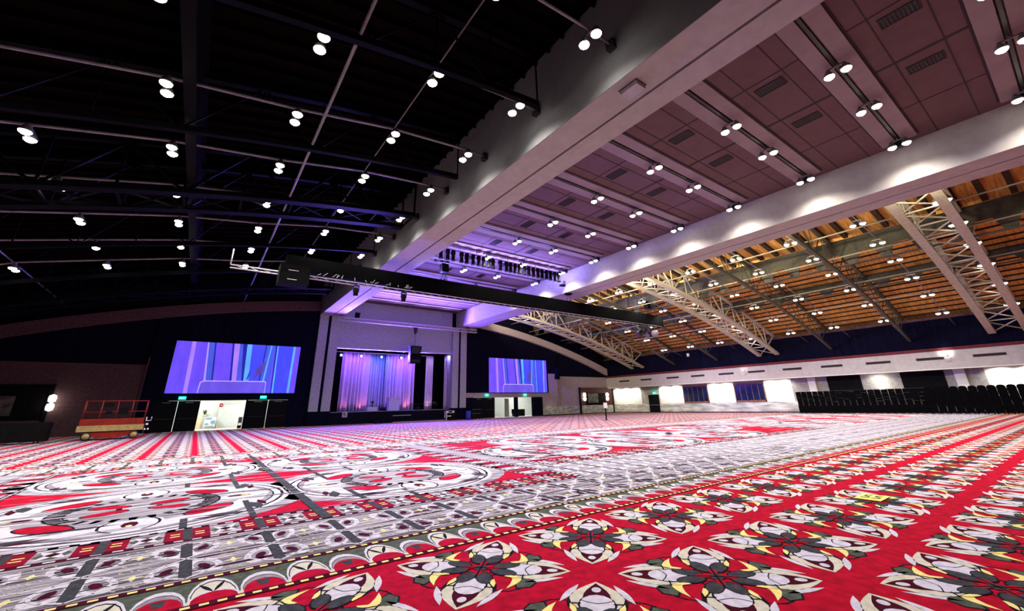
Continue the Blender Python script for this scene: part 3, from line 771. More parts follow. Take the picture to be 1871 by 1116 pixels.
# things on stage
t=thing('draped_box','tall lavender cloth-covered box standing on the stage','box',(18.1,48.2,1.2))
MB().box(-0.62,0.62,-0.3,0.3,0,1.32).build('body',M_LAVBOX,t); MB().box(-0.66,0.66,-0.34,0.34,1.32,1.38).build('top',M_LAVBOX,t)
t=thing('folding_table','thin-legged dark table with a long top on the stage','table',(21.6,47.6,1.2))
MB().box(-1.6,1.6,-0.3,0.3,0.62,0.66).build('tabletop',M_BLKM,t)
for sx in (-1,1):
    for sy in (-1,1): MB().tube([(sx*0.8,sy*0.2,0),(sx*0.75,sy*0.22,0.62)],0.025,6).build('leg',M_BLKM,t)
t=thing('stage_chair','small dark folding chair on the stage by the table','chair',(22.9,47.3,1.2))
MB().box(-0.22,0.22,-0.22,0.22,0.42,0.46).build('seat',M_BLKM,t); MB().box(-0.22,0.22,0.2,0.24,0.6,0.9).build('backrest',M_BLKM,t)
for sx in (-1,1):
    MB().tube([(sx*0.2,-0.2,0),(sx*0.2,0.22,0.9)],0.018,6).build('leg',M_BLKM,t); MB().tube([(sx*0.2,0.2,0),(sx*0.2,-0.2,0.46)],0.018,6).build('leg',M_BLKM,t)
t=thing('stage_equipment_case','small lavender case with a dark top on the stage near the blue curtain','case',(15.5,47.6,1.2))
MB().box(-0.55,0.55,-0.25,0.25,0,0.42).build('body',M_LAVBOX,t); MB().tube([(0.0,0,0.42),(0.02,0,0.9)],0.06,8).box(-0.12,0.16,-0.1,0.1,0.8,1.02).build('bracket',M_BLKM,t)
for i,(x,l) in enumerate(((16.55,'black wedge floor monitor on the stage left of the lavender box'),(20.6,'black wedge floor monitor on the stage right of the lavender box'))):
    m=MB(); m.add([(-0.3,-0.2,0),(0.3,-0.2,0),(0.3,0.2,0),(-0.3,0.2,0),(-0.3,-0.2,0.1),(0.3,-0.2,0.1),(0.3,0.2,0.36),(-0.3,0.2,0.36)],[(3,2,1,0),(4,5,6,7),(0,1,5,4),(1,2,6,5),(2,3,7,6),(3,0,4,7)])
    tag(m.build('floor_monitor',M_BLACK,None,(x,46.9,1.2)),l,'speaker','floor monitors')
t=thing('paper_sign','small cream paper notice hung on the stage edge','sign',(12.35,YB-0.08,0.98))
MB().box(-0.26,0.26,-0.01,0.01,-0.3,0.25).build('sheet',M_BULK,t); MB().box(-0.12,0.0,-0.014,-0.01,-0.05,0.1).box(0.0,0.1,-0.014,-0.01,-0.15,-0.05).build('print',M_INK,t)
t=thing('equipment_rack','pale open equipment rack with dark case at the stage right foot','rack',(23.9,YB-0.75,0))
MB().box(-0.5,0.5,-0.3,0.3,0.78,1.02).box(-0.5,-0.44,-0.3,0.3,0,0.78).box(-0.5,0.1,-0.3,-0.24,0.4,0.5).build('frame',M_WPAINT,t)
MB().box(-0.25,0.25,-0.31,-0.3,0.82,0.98).build('panel',M_BLACK,t); MB().box(-0.1,0.85,-0.25,0.3,0,0.7).build('case',M_BLACK,t)

# silver truss in front of the proscenium
def truss_bar(name,label,x0,x1,y,z,w=0.3,mm=M_ALU,nb=None):
    t=thing(name,label,'truss',(x0,y,z)); L=x1-x0
    for yy in (-w/2,w/2):
        for zz in (-w/2,w/2):
            MB().tube([(0,yy,zz),(L,yy,zz)],0.045,6).build('chord',mm,t)
    m=MB(); n=nb or int(L/0.45)
    for i in range(n):
        a,b=L*i/n,L*(i+1)/n
        for s in (-1,1):
            p,q=(-w/2,w/2) if i%2 else (w/2,-w/2)
            m.tube([(a,s*w/2,p),(b,s*w/2,q)],0.02,4,caps=False); m.tube([(a,p,s*w/2),(b,q,s*w/2)],0.02,4,caps=False)
    m.build('lacing',mm,t); return t
truss_bar('lighting_truss','silver box truss hung across the front of the stage wall',10.35,27.3,45.2,10.45,0.34)
def hoist(label,loc,drop,mm=M_BLKM):
    t=thing('chain_hoist',label,'hoist',loc,0,'chain hoists')
    MB().box(-0.16,0.16,-0.13,0.13,-0.42,0.08).lathe([(0.09,-0.62),(0.13,-0.55),(0.13,-0.42)],(0,0,0),10).build('body',mm,t)
    MB().tube([(0,0,-0.5),(0,0,-drop)],0.022,6).build('chain',mm,t); MB().box(-0.35,0.3,-0.05,0.05,0.08,0.16).build('clamp',mm,t); return t
hoist('black chain hoist on the silver truss above the hanging loudspeaker',(19.05,45.2,10.1),2.02)
t=thing('hanging_loudspeaker','black loudspeaker stack hanging in front of the stage','speaker',(19.05,45.2,6.15))
m=MB()
for z0,z1,sx,dy in ((0.95,1.9,0.68,0.0),(0.02,0.93,0.72,-0.08)):
    o=len(m.v)
    m.add([(-sx*0.88,-0.4+dy,z0),(sx*0.88,-0.4+dy,z0),(sx*0.8,0.4+dy,z0),(-sx*0.8,0.4+dy,z0),(-sx,-0.45+dy,z1),(sx,-0.45+dy,z1),(sx*0.85,0.4+dy,z1),(-sx*0.85,0.4+dy,z1)],[(3,2,1,0),(4,5,6,7),(0,1,5,4),(1,2,6,5),(2,3,7,6),(3,0,4,7)])
m.build('cabinet',M_BLACK,t); MB().box(-0.5,0.5,-0.47,-0.455,1.05,1.8).box(-0.5,0.5,-0.5,-0.49,0.12,0.82).build('grille',M_BLKM,t); MB().box(-0.74,0.74,-0.3,0.3,1.9,1.95).build('rigging_frame',M_BLKM,t)
for i,(x,z,l) in enumerate(((12.3,10.75,'small black speaker on the silver truss near the left pillar'),(26.0,10.85,'small black speaker on the silver truss near the right pillar'))):
    t=thing('truss_speaker',l,'speaker',(x,45.2,z),0,'small speakers on the silver truss')
    MB().obox((0,0,0.22),(0.4,0.35,0.62),(0.15,0,0.2)).build('cabinet',M_BLACK,t); MB().tube([(0,0,-0.12),(0,0,0.0)],0.03,6).build('bracket',M_BLKM,t)

# draped black truss across the hall
t=thing('draped_truss','long black draped truss hung across the hall','truss',(0.1,26.0,0))
zb=9.0
MB().box(2.6,8.6,-0.42,0.42,zb+0.06,zb+1.02).box(8.6,38.4,-0.42,0.42,zb-0.055,zb+1.02).build('drape',M_BLKF,t)
for yy in (-0.3,0.3): MB().tube([(0,yy,zb-0.05),(38.2,yy,zb-0.05)],0.04,6).build('chord',M_ALU,t)
m=MB()
for i in range(60):
    a=0.2+i*0.63; m.tube([(a,-0.3,zb-0.05),(a+0.63,0.3,zb-0.05)],0.018,4,caps=False)
m.build('lacing',M_ALU,t)
MB().tube([(0,-0.3,zb-0.05),(0,-0.3,zb+0.85)],0.04,6).build('end_post',M_ALU,t)
r5=random.Random(5)
m=MB()
for i in range(26):
    a=3.2+r5.uniform(0,7.0); m.beam((a,-0.44,zb+0.02),(a+r5.uniform(-0.12,0.25),-0.46,zb+r5.uniform(0.1,0.28)),0.03,0.02)
m.build('clamps',M_ALU,t)
for i,(x,l) in enumerate(((12.9,'black hoist unit with V bridle on the draped truss, left one'),(25.3,'black hoist unit with V bridle on the draped truss, middle one'),(36.7,'black hoist unit with V bridle on the draped truss, right one'))):
    t=thing('motor_hoist',l,'hoist',(x,26.0,zb+1.02),0,'motor hoists on the draped truss')
    MB().tube([(-0.3,0,0),(-0.05,0,0.75)],0.03,6).tube([(0.3,0,0),(0.05,0,0.75)],0.03,6).build('bridle',M_BLKM,t)
    MB().box(-0.26,0.26,-0.22,0.22,0.7,1.35).build('body',M_BLACK,t); MB().obox((-0.25,0,1.5),(1.3,0.3,0.16),(0,-0.05,0)).build('arm',M_CHROME if i==0 else M_BLACK,t)
    MB().tube([(0,0,1.5),(0,0,CZ-zb-1.02 if i==0 else 2.3)],0.02,5).build('chain',M_BLKM,t)
t=thing('hanging_projector','black hanging box with two lit slits below the draped truss left end','projector',(3.1,25.03,8.15))
MB().box(-0.6,-0.5,0.5,0.72,0.66,0.80).box(0.5,0.6,0.5,0.72,0.66,0.80).build('bracket',M_BLKM,t)
MB().box(-0.75,0.75,-0.5,0.5,-0.1,1.0).build('body',M_BLACK,t); MB().box(-0.35,0.15,-0.515,-0.5,0.62,0.65).box(-0.35,0.12,-0.515,-0.5,0.1,0.13).build('slit',M_WPAINT,t)
t=thing('equipment_cluster','dark cluster of rigged fixtures below the draped truss right end','fixture',(36.2,26.0,zb-0.15))
m=MB()
for i in range(9):
    m.obox((r5.uniform(-1.3,1.3),r5.uniform(-0.3,0.3),r5.uniform(-0.9,-0.1)),(r5.uniform(.25,.5),.35,r5.uniform(.3,.6)),(0,r5.uniform(-.4,.4),0))
m.tube([(-1.2,0,0.15),(-1.2,0,-0.6)],0.03,5).tube([(0.9,0,0.15),(0.9,0,-0.6)],0.03,5)
m.build('bodies',M_BLKM,t); MB().lathe([(0.05,-0.62),(0.3,-0.5),(0.4,-0.25),(0.3,0.0),(0.05,0.05)],(0.55,-0.45,-0.5),12).build('globe',M_PIPE,t)
t=thing('moving_head','x','stage light')
MB().tube([(0,0,0),(0,0,-0.2)],0.03,6).box(-0.16,0.16,-0.12,0.12,-0.28,-0.18).box(-0.18,-0.14,-0.05,0.05,-0.6,-0.25).box(0.14,0.18,-0.05,0.05,-0.6,-0.25).build('yoke',M_BLKM,t)
hd=MB(); hd.lathe([(0.08,-0.32),(0.14,-0.4),(0.15,-0.7),(0.13,-0.85)],(0,0,0),12); ho=hd.build('housing',M_BLACK,t)
MB().lathe([(0.12,-0.85),(0.09,-0.88),(0.02,-0.89)],(0,0,0),12).build('lens',M_WPAINT,ho)
for i,(x,l) in enumerate(((6.75,'black moving-head light under the draped truss left of the near beam'),(9.85,'black moving-head light under the draped truss in front of the stage ceiling'))):
    o=t if i==0 else copy_tree(t); o.location=(x,25.7,zb-0.06); tag(o,l,'stage light','moving heads under the draped truss')

# row of theatrical spotlights under the panelled ceiling
m=MB(); m.tube([(11.9,25.4,12.36),(24.4,25.4,12.36)],0.035,6)
for i in range(9): m.tube([(12.4+1.45*i,25.4,12.36),(12.4+1.45*i,25.4,12.75)],0.015,4)
tag(m.build('spotlight_pipe',M_BLKM),'pipe under the panelled ceiling carrying a row of black spotlights','pipe')
t=thing('theatre_spotlight','x','stage light')
MB().tube([(0,0,0),(0,0,-0.12)],0.03,6).box(-0.12,-0.095,-0.04,0.04,-0.38,-0.1).box(0.095,0.12,-0.04,0.04,-0.38,-0.1).box(-0.12,0.12,-0.04,0.04,-0.14,-0.1).build('yoke',M_BLKM,t)
b=MB(); b.lathe([(0.10,0.36),(0.16,0.30),(0.17,0.05),(0.13,0.0),(0.135,-0.36),(0.17,-0.40),(0.17,-0.46)],(0,0,0),10); bo=b.build('barrel',M_BLACK,t,(0,0,-0.36))
xs=[12.3,12.85,13.3,14.0,14.45,15.0,15.5,15.95,16.4,16.8,17.5,18.1,18.5,18.95,19.4,19.9,20.35,20.85,21.35,21.8,22.3,22.75,23.25,23.7]
for i,x in enumerate(xs):
    o=t if i==0 else copy_tree(t)
    o.location=(x,25.4,12.36); tag(o,'black theatre spotlight on the ceiling pipe, %s from the left'%ORD[i],'stage light','row of spotlights under the panelled ceiling')
    o.children[1].rotation_euler=(0.35+rnd.uniform(-.25,.25),rnd.uniform(-.05,.25)+0.35*(i/23),0)

# ------------------------------------------------------------------ projection screens
def emis(name,col,k=1.0):
    return mat(name,col,0.9,emit=k*0.86,noise=0.10,scale=1.6,stretch=(1,1,0.4),spec=0.0)
E=[emis('screen_violet',(0.13,0.07,0.80)),emis('screen_blue',(0.055,0.065,0.86)),emis('screen_pink_ridge',(0.34,0.19,0.88)),emis('screen_dark_fold',(0.016,0.020,0.30)),
   emis('screen_cyan_ridge',(0.10,0.36,0.95)),emis('screen_lilac_line',(0.42,0.30,1.0)),emis('screen_podium',(0.12,0.08,0.62)),emis('screen_smudge',(0.085,0.055,0.33)),emis('screen_mid_blue',(0.06,0.09,0.62))]
EV,EB,EP,ED,EC,EL,EPO,ESM,EM=range(9)
def screen(x0,x1,z0,z1,label):
    t=thing('projection_screen',label,'screen',((x0+x1)/2,YB-0.02,z0),0,'projection screens')
    Wd,Hd=x1-x0,z1-z0
    MB().box(-Wd/2-0.08,Wd/2+0.08,-0.02,0.02,-0.08,Hd+0.08).build('surround',M_BLACK,t)
    m=MB(); yy=[-0.024]
    def quad(ut0,ut1,ub0,ub1,mi,v0=0,v1=1):
        yy[0]-=0.0006; y=yy[0]; X=lambda u:(u-0.5)*Wd
        lerp=lambda a,b,v:a+(b-a)*v
        m.add([(X(lerp(ub0,ut0,v0)),y,v0*Hd),(X(lerp(ub1,ut1,v0)),y,v0*Hd),(X(lerp(ub1,ut1,v1)),y,v1*Hd),(X(lerp(ub0,ut0,v1)),y,v1*Hd)],[(0,1,2,3)],mi)
    quad(0,1,0,1,EV)
    for q in ((.11,.14,.125,.155,EP),(.225,.235,.26,.275,EL),(.235,.285,.275,.325,EM),(.278,.292,.318,.332,ED),(.29,.42,.33,.46,EV),(.415,.43,.455,.472,ED),(.43,.475,.472,.505,EP),(.475,.53,.505,.56,EM),(.50,.535,.55,.575,ED),
              (.535,.575,.56,.60,EC),(.575,.70,.60,.70,EB),(.69,.70,.675,.685,ED),(.70,.735,.685,.715,EM),(.735,.745,.70,.715,EC),(.745,.775,.715,.77,EM),(.775,.79,.79,.805,ED),(.79,.80,.80,.815,EC),(.80,.935,.815,.94,EB),(.935,.955,.93,.95,EC),(.955,1,.95,1,EV)):
        quad(*q)
    y=yy[0]-0.0006; X=lambda u:(u-0.5)*Wd
    m.add([(X(.63),y,.28*Hd),(X(.70),y,.42*Hd),(X(.72),y,.66*Hd),(X(.69),y,.63*Hd),(X(.645),y,.5*Hd)],[(0,1,2,3,4)],ESM)
    m.add([(X(.575),y,.27*Hd),(X(.585),y,.27*Hd),(X(.60),y,.44*Hd),(X(.592),y,.44*Hd)],[(0,1,2,3)],ED)
    y-=0.0006
    m.add([(X(.222),y,0),(X(.745),y,0),(X(.745),y,.21*Hd),(X(.735),y,.245*Hd),(X(.255),y,.245*Hd),(X(.228),y,.215*Hd)],[(0,1,2,3,4,5)],EL)
    y-=0.0006
    m.add([(X(.23),y,0),(X(.74),y,0),(X(.738),y,.20*Hd),(X(.728),y,.225*Hd),(X(.262),y,.225*Hd),(X(.237),y,.20*Hd)],[(0,1,2,3,4,5)],EPO)
    m.build('projected_image',E,t)
screen(-2.42,7.4,3.05,7.43,'blue projection screen left of the stage above the double doors')
screen(29.85,39.6,3.05,7.4,'blue projection screen right of the stage above the lit doorway')

# ------------------------------------------------------------------ doors, exit signs, corridors
dn=[0]
def door(xa,xb,yy=YB+0.08,zt=2.43,bar=True):
    dn[0]+=1
    o=MB().box(xa+0.01,xb-0.01,yy,yy+0.06,0.01,zt).build('door_%d'%dn[0],M_DOOR); struct(o)
    MB().box(xa+0.2,xb-0.2,yy-0.07,yy-0.03,0.98,1.04).box(xa+0.2,xa+0.26,yy-0.05,yy,0.97,1.05).box(xb-0.26,xb-0.2,yy-0.05,yy,0.97,1.05).build('push_bar',M_BLKM,o)
    MB().box(xa+0.5,xb-0.5,yy-0.05,yy,zt-0.16,zt-0.11).build('door_closer',M_PIPE,o)
    return o
for a,b in ((-2.9,-1.36),(-1.34,0.2),(3.7,5.33),(5.35,7.0),(27.6,29.2),(29.2,30.8)): door(a,b)
m=MB().box(-1.36,-1.34,YB+0.16,YB+0.17,0,2.4); struct(m.build('trim_3',mat('door_gap_light',(0.8,0.85,0.8),0.8,emit=0.9,noise=0.02)))  # glowing strip standing in for corridor light through the door gap
_ft=None
def exit_sign(x,y,z,label,face=0):
    global _ft
    t=thing('exit_sign',label,'sign',(x,y,z),face,'green exit signs')
    MB().box(-0.26,0.26,-0.05,0.05,-0.12,0.13).build('housing',M_EXIT,t)
    cu=bpy.data.curves.new('exit_text','FONT'); cu.body='EXIT'; cu.size=0.2; cu.align_x='CENTER'; cu.align_y='CENTER'; cu.extrude=0.004
    tmp=bpy.data.objects.new('tmp',cu); COL.objects.link(tmp)
    dg=bpy.context.evaluated_depsgraph_get(); me=bpy.data.meshes.new_from_object(tmp.evaluated_get(dg)); bpy.data.objects.remove(tmp)
    me.materials.clear(); me.materials.append(M_EXITL)
    o=bpy.data.objects.new('lettering',me); COL.objects.link(o); o.parent=t; o.rotation_euler=(math.pi/2,0,0); o.location=(0,-0.056,0.0)
    pl=bpy.data.lights.new('exit_glow','POINT'); pl.energy=6; pl.color=(0,1,0.55); pl.shadow_soft_size=0.1
    lo=bpy.data.objects.new('exit_glow',pl); COL.objects.link(lo); lo.parent=t; lo.location=(0,-0.25,0)
    return t
exit_sign(-1.13,YB-0.06,2.66,'green exit sign over the closed doors below the left screen')
exit_sign(4.86,YB-0.06,2.68,'green exit sign right of the open doorway below the left screen')
exit_sign(29.5,YB-0.06,2.72,'green exit sign over the closed doors below the right screen')
exit_sign(35.6,YB-0.06,2.72,'green exit sign over the lit doorway below the right screen')

def corridor(x0,x1,d,idx):
    y0,y1=Y1,Y1+d
    m=MB(); m.box(x0,x1,y1,y1+0.1,0,2.9); m.box(x0-0.1,x0,y0,y1,0,2.9); m.box(x1,x1+0.1,y0,y1,0,2.9); m.box(x0,x1,y0,y1,2.9,3.0); m.box(x0,x1,y0-0.3,y1,0.004,0.012,1)
    struct(m.build('wall_corridor_%d'%idx,[M_WHITEW,M_CFLOOR]))
    for i in range(2):
        xx=x0+(x1-x0)*(i+0.5)/2
        t=thing('corridor_lamp','ceiling light panel in the corridor behind the %s doorway, %s half'%('left' if idx==1 else 'right','left' if i==0 else 'right'),'lamp',(xx,(y0+y1)/2,2.9),0,'corridor ceiling lights')
        MB().box(-0.6,0.6,-0.3,0.3,-0.03,-0.005).build('diffuser',M_SCONCE,t)
        MB().box(-0.64,0.64,-0.34,0.34,-0.02,0).build('frame',M_WPAINT,t)
        pl=bpy.data.lights.new('corridor_light','POINT'); pl.energy=190; pl.color=(0.95,1,0.97); pl.shadow_soft_size=0.3
        lo=bpy.data.objects.new('corridor_light',pl); COL.objects.link(lo); lo.parent=t; lo.location=(0,0,-0.35)
corridor(-2.0,7.4,5.0,1); corridor(28.0,41.0,5.0,2)
# contents of the left corridor
yb=Y1+4.98
t=thing('corridor_cabinet','white panelled cupboard in the corridor behind the left doorway','cabinet',(2.65,yb-0.2,0))
MB().box(-0.85,1.3,0,0.18,0,2.2).build('body',M_WHITEW,t); MB().box(-0.2,0.95,-0.02,0,0.1,1.15).box(-0.2,0.95,-0.02,0,1.22,2.1).build('door',M_WPAINT,t)
t=thing('beige_board','beige upright panel in the corridor behind the left doorway','panel',(0.15,yb-1.2,0))
MB().box(-0.35,0.4,0,0.06,0,1.5).build('board',M_BEIGE,t); MB().box(-0.35,0.4,-0.02,0.08,0.9,0.93).build('rail',M_BULK,t)
t=thing('copier','white office copier with blue-grey tray in the corridor','copier',(1.25,yb-0.9,0))
MB().box(-0.45,0.45,-0.3,0.3,0.1,1.05).build('body',M_WPAINT,t); MB().box(-0.4,0.1,-0.31,-0.3,0.82,1.0).build('control_panel',M_BLUEB,t)
MB().box(0.08,0.38,-0.33,-0.3,0.45,0.72).box(-0.35,-0.12,-0.33,-0.3,0.36,0.5).build('tray',M_BLUEB,t); MB().box(-0.35,0.35,-0.32,-0.3,0.16,0.2).build('base',M_BLACK,t)
t=thing('potted_plant','dark leafy plant on the corridor counter by the copier','plant',(0.72,yb-0.6,1.1))
MB().lathe([(0.08,0),(0.11,0.16)],(0,0,0),8).build('pot',M_BEIGE,t)
m=MB()
for i in range(14):
    a=i*2.4; m.beam((0,0,0.15),(0.16*math.cos(a),0.16*math.sin(a),0.35+0.25*rnd.random()),0.09,0.012)
m.build('leaves',M_PLEAF,t)
t=thing('fire_alarm','red fire alarm box on the corridor wall','alarm',(1.9,yb-0.3,2.15)); MB().box(-0.13,0.13,-0.05,0.05,-0.2,0.12).build('box',M_ALARM,t); MB().lathe([(0.05,-0.07),(0.05,-0.05)],(0,0,-0.04),10,axis='y').build('sounder',M_WPAINT,t)
t=thing('wire_rack','small grey rack beside the right jamb of the left doorway','rack',(3.42,Y1+0.5,0))
MB().box(-0.14,0.14,-0.2,0.2,0.5,1.0).build('upper_box',M_PIPE,t); MB().box(-0.14,0.14,-0.2,0.2,0.05,0.3).box(-0.14,-0.11,-0.2,-0.17,0.3,0.5).box(0.11,0.14,-0.2,-0.17,0.3,0.5).build('base',M_BLACK,t)
# contents of the right corridor
t=thing('corridor_counter','white counter in the corridor behind the right doorway','counter',(32.3,yb-0.9,0))
MB().box(-1.3,1.2,-0.3,0.3,0.15,0.8).build('body',M_WPAINT,t); MB().box(-1.35,1.9,-0.36,0.36,0.8,0.86).build('top',M_WHITEW,t); MB().box(-0.9,1.0,-0.28,0.28,0,0.15).build('plinth',M_BLACK,t)
t=thing('grey_partition','grey partition panel left of the post in the right doorway','panel',(33.55,Y1+1.2,0)); MB().box(-0.1,0.5,0,0.08,0,2.3).build('panel',M_GREYW,t); MB().box(-0.14,-0.1,-0.02,0.1,0,2.35).build('post',M_BLKM,t)
t=thing('dark_table','dark draped table seen through the right doorway','table',(36.6,Y1+2.6,0)); MB().box(-0.7,0.9,-0.4,0.4,0,0.9).build('skirt',M_BLACK,t); MB().box(-0.75,0.95,-0.45,0.45,0.9,0.95).build('tabletop',M_WPAINT,t)
t=thing('dark_chair','dark chair seen through the right doorway by the post','chair',(35.2,Y1+1.6,0)); MB().box(-0.25,0.25,-0.25,0.25,0.42,0.5).build('seat',M_BLACK,t); MB().box(-0.25,0.25,0.2,0.26,0.5,0.95).build('backrest',M_BLACK,t)
for sx in (-1,1):
    for sy in (-1,1): MB().tube([(sx*0.2,sy*0.2,0),(sx*0.2,sy*0.2,0.42)],0.02,6).build('leg',M_BLKM,t)
# bin and case near the right doors
t=thing('waste_barrel','blue barrel beside a black case left of the right doors','barrel',(25.9,44.6,0)); MB().lathe([(0.26,0),(0.3,0.3),(0.3,0.85),(0.28,0.95)],(0,0,0),14).build('body',M_TEAL,t); MB().lathe([(0.29,0.95),(0.29,0.98),(0.05,1.0)],(0,0,0),14).build('lid',M_BLACK,t)
t=thing('road_case','black road case with metal edges beside the blue barrel','case',(27.2,45.3,0)); MB().box(-0.6,0.6,-0.4,0.4,0.12,1.1).build('body',M_BLACK,t); MB().box(-0.62,0.62,-0.42,-0.40,0.62,0.65).box(-0.62,0.62,-0.42,-0.4,1.07,1.1).build('edging',M_PIPE,t)
for sx in (-1,1):
    for sy in (-1,1): MB().lathe([(0.06,-0.03),(0.06,0.03)],(sx*0.5,sy*0.3,0.06),10,axis='x').build('caster',M_RUBBER,t)
# wall speaker right of the right screen
t=thing('wall_speaker','tall dark loudspeaker hung right of the right screen','speaker',(41.4,YB-0.35,4.85)); MB().obox((0,0,0.8),(0.55,0.5,1.6),(0.1,0,0)).build('cabinet',M_NAVY,t); MB().box(-0.08,0.08,0.1,0.4,0.7,0.9).build('bracket',M_BLKM,t)
spot('screen_spill',(33.0,43.5,8.6),(7.4,2.8,-3.6),2600,(0.13,0.08,1.0),26,0.5,0.1)  # added spot imitating projector overspill on the wall strip
spot('doorway_spill',(40.1,44.9,0.6),(0.0,1.4,1.1),14,(0.95,1.0,0.9),80,0.5,0.1)  # added spot imitating light from the doorway, no lamp stands here

# ------------------------------------------------------------------ picture niches with sconces
def niche(cx,label,side):
    M_P=M_PORTAL if side=='r' else M_BLACK; M_W=M_MARBLE if side=='r' else M_STUCD
    t=thing('picture_niche',label,'wall panel',(cx,Y1-0.06,0))
    MB().box(-3.5,3.5,-0.12,0,2.95,3.72).box(-3.5,-2.45,-0.12,0,1.2,2.95).box(1.9,3.5,-0.12,0,1.2,2.95).build('surround',M_P,t)
    MB().box(-2.45,1.9,-0.06,0,1.2,2.95).build('recess',M_BLACK,t)
    MB().box(-3.5,3.5,-0.10,0,0.1,1.2).build('wainscot',M_W,t)
    MB().box(-3.72,-3.5,-0.2,0,0,3.75).box(3.5,3.72,-0.2,0,0,3.75).build('post',M_BLACK,t)
    return t
niche(49.8,'dark red panelled niche with picture near the right far corner','r')
niche(mx(49.8)+1.55,'dark panelled niche with picture at the far left wall','l')
def picture(cx,label):
    t=thing('framed_picture',label,'picture',(cx,Y1-0.13,1.55))
    MB().box(-1.25,1.25,-0.06,0,-0.08,0).box(-1.25,1.25,-0.06,0,1.35,1.43).box(-1.25,-1.15,-0.06,0,0,1.35).box(1.15,1.25,-0.06,0,0,1.35).build('frame',M_BLACK,t)
    MB().box(-1.15,1.15,-0.03,0,0,1.35).build('canvas',M_PICT,t)
picture(49.0,'dim framed picture between two sconces in the right far niche')
picture(-11.1,'dim framed picture in the dark niche at the far left')
def sconce(x,label):
    t=thing('wall_sconce',label,'lamp',(x,Y1-0.2,2.4),0,'wall sconces')
    MB().box(-0.05,0.05,-0.02,0.05,-0.35,0.35).build('bracket',M_BLKM,t)
    for sg in (-1,1):
        MB().lathe([(0.05,-0.28),(0.2,-0.2),(0.23,0.0),(0.2,0.2),(0.05,0.28)],(0,-0.12,sg*0.30),12).build('shade',M_SCONCE,t)
    pl=bpy.data.lights.new('sconce_light','POINT'); pl.energy=14 if x>0 else 3; pl.color=(1,0.8,0.55); pl.shadow_soft_size=0.2
    lo=bpy.data.objects.new('sconce_light',pl); COL.objects.link(lo); lo.parent=t; lo.location=(0,-0.5,0)
sconce(47.0,'glowing twin wall sconce left of the picture in the right niche'); sconce(52.0,'glowing twin wall sconce right of the picture in the right niche'); sconce(-8.85,'glowing twin wall sconce in the dark left niche above the lift')

# ------------------------------------------------------------------ right wall
m=MB(); m.box(XR,XR+0.3,-12,YB+0.4,1.2,3.7,1)
zs=[(46.6,41.3,0),(38.12,34.26,0),(30.68,27.21,0),(23.63,20.7,0),(5.7,-6,0)]
for a,b,mi in zs: m.box(XR-0.02,XR,b,a,1.2,3.7,mi)
m.box(XR,XR+0.3,-12,YB+0.4,5.17,roof(XR)+0.3,2)
m.box(XR-0.05,XR+0.3,-12,YB+0.4,0.12,1.2,3); m.box(XR-0.07,XR+0.3,-12,YB+0.4,0,0.12,4)
struct(m.build('wall_right',[M_WHITEW,M_GREYW,M_NAVY,M_MARBLE,M_BASE]))
m=MB(); m.box(52.4,52.6,-12,YB+0.36,3.66,5.17,0); m.box(52.6,XR,-12,YB+0.36,5.0,5.17,0); m.box(52.4,52.9,-12,YB+0.36,3.60,3.66,1); m.box(53.3,XR,-12,YB+0.36,3.68,3.74,0)
m.box(52.35,52.6,-12,YB+0.36,5.17,5.42,2); m.box(52.45,52.5,-12,YB+0.36,5.42,7.9,3)
struct(m.build('trim_4',[M_BULK,M_WHITEW,M_MAROON,M_NAVY]))
struct(MB().box(52.2,52.45,-12,YB+0.3,7.9,8.1).build('trim_5',M_STUCD))
# cove lights inside the bulkhead over the white wall bays
M_COVE=mat('cove_tube_glow',(1,0.98,0.88),0.5,emit=3,noise=0.02)
for i,(a,b,_) in enumerate(zs+[(13.6,12.2,0)]):
    t=thing('cove_light','cove light tube over the %s bright wall bay from the far corner'%ORD[i],'lamp',(53.05,(a+b)/2,3.86),0,'cove lights in the bulkhead')
    L=(a-b)/2-0.1
    MB().tube([(0,-L,0),(0,L,0)],0.035,6).build('tube',M_COVE,t)
    MB().box(-0.06,0.06,-L,L,0.05,0.09).build('housing',M_WPAINT,t)
    n=max(1,int(round(2*L/1.6)))
    for k in range(n):
        spot('cove_beam',(0.0,-L+2*L*(k+0.5)/n,-0.08),(0.62,0,-1.0),260 if i<5 else 120,(1.0,0.97,0.86),120,0.7,0.08,t)
# bulkhead vents
vt=None
ys=[]
for p in (43.0,39.0,34.6,30.9,27.1,23.5,19.7,16.0,12.2,8.5,4.9,1.2): ys.append(p)
for i,y in enumerate(ys):
    if vt is None:
        vt=thing('wall_vent','x','vent',(52.4,y,4.55),0)
        MB().box(-0.02,0.0,-0.95,0.95,-0.11,0.11).build('frame',M_GROOVE,vt)
        g=MB()
        for k in range(4): g.obox((-0.022,0,-0.075+0.05*k),(0.01,1.8,0.03),(0,0.5,0))
        g.build('louvres',M_BLACK,vt); o=vt
    else: o=copy_tree(vt); o.location=(52.4,y,4.55)
    tag(o,'dark slot vent on the white bulkhead, %s from the far corner'%ORD[i],'vent','slot vents on the bulkhead')
for i,(y,l) in enumerate(((24.9,'small white spotlight fixture on the bulkhead above the chair stacks end'),(7.4,'lit wall spotlight fixture on the bulkhead near the right edge'))):
    t=thing('bulkhead_spotlight',l,'lamp',(52.4,y,4.75),0,'spot fixtures on the bulkhead')
    MB().box(-0.06,0.0,-0.2,0.2,-0.5,-0.15).build('box',M_BULK,t); MB().lathe([(0.05,0),(0.12,0.16)],(-0.12,0,-0.1),10).build('head',M_WPAINT,t)
    spot('bulkhead_beam',(-0.5,0,0.1),(0.6,0,0.15),10 if i==0 else 60,(1,0.93,0.8),120,0.8,0.08,t)
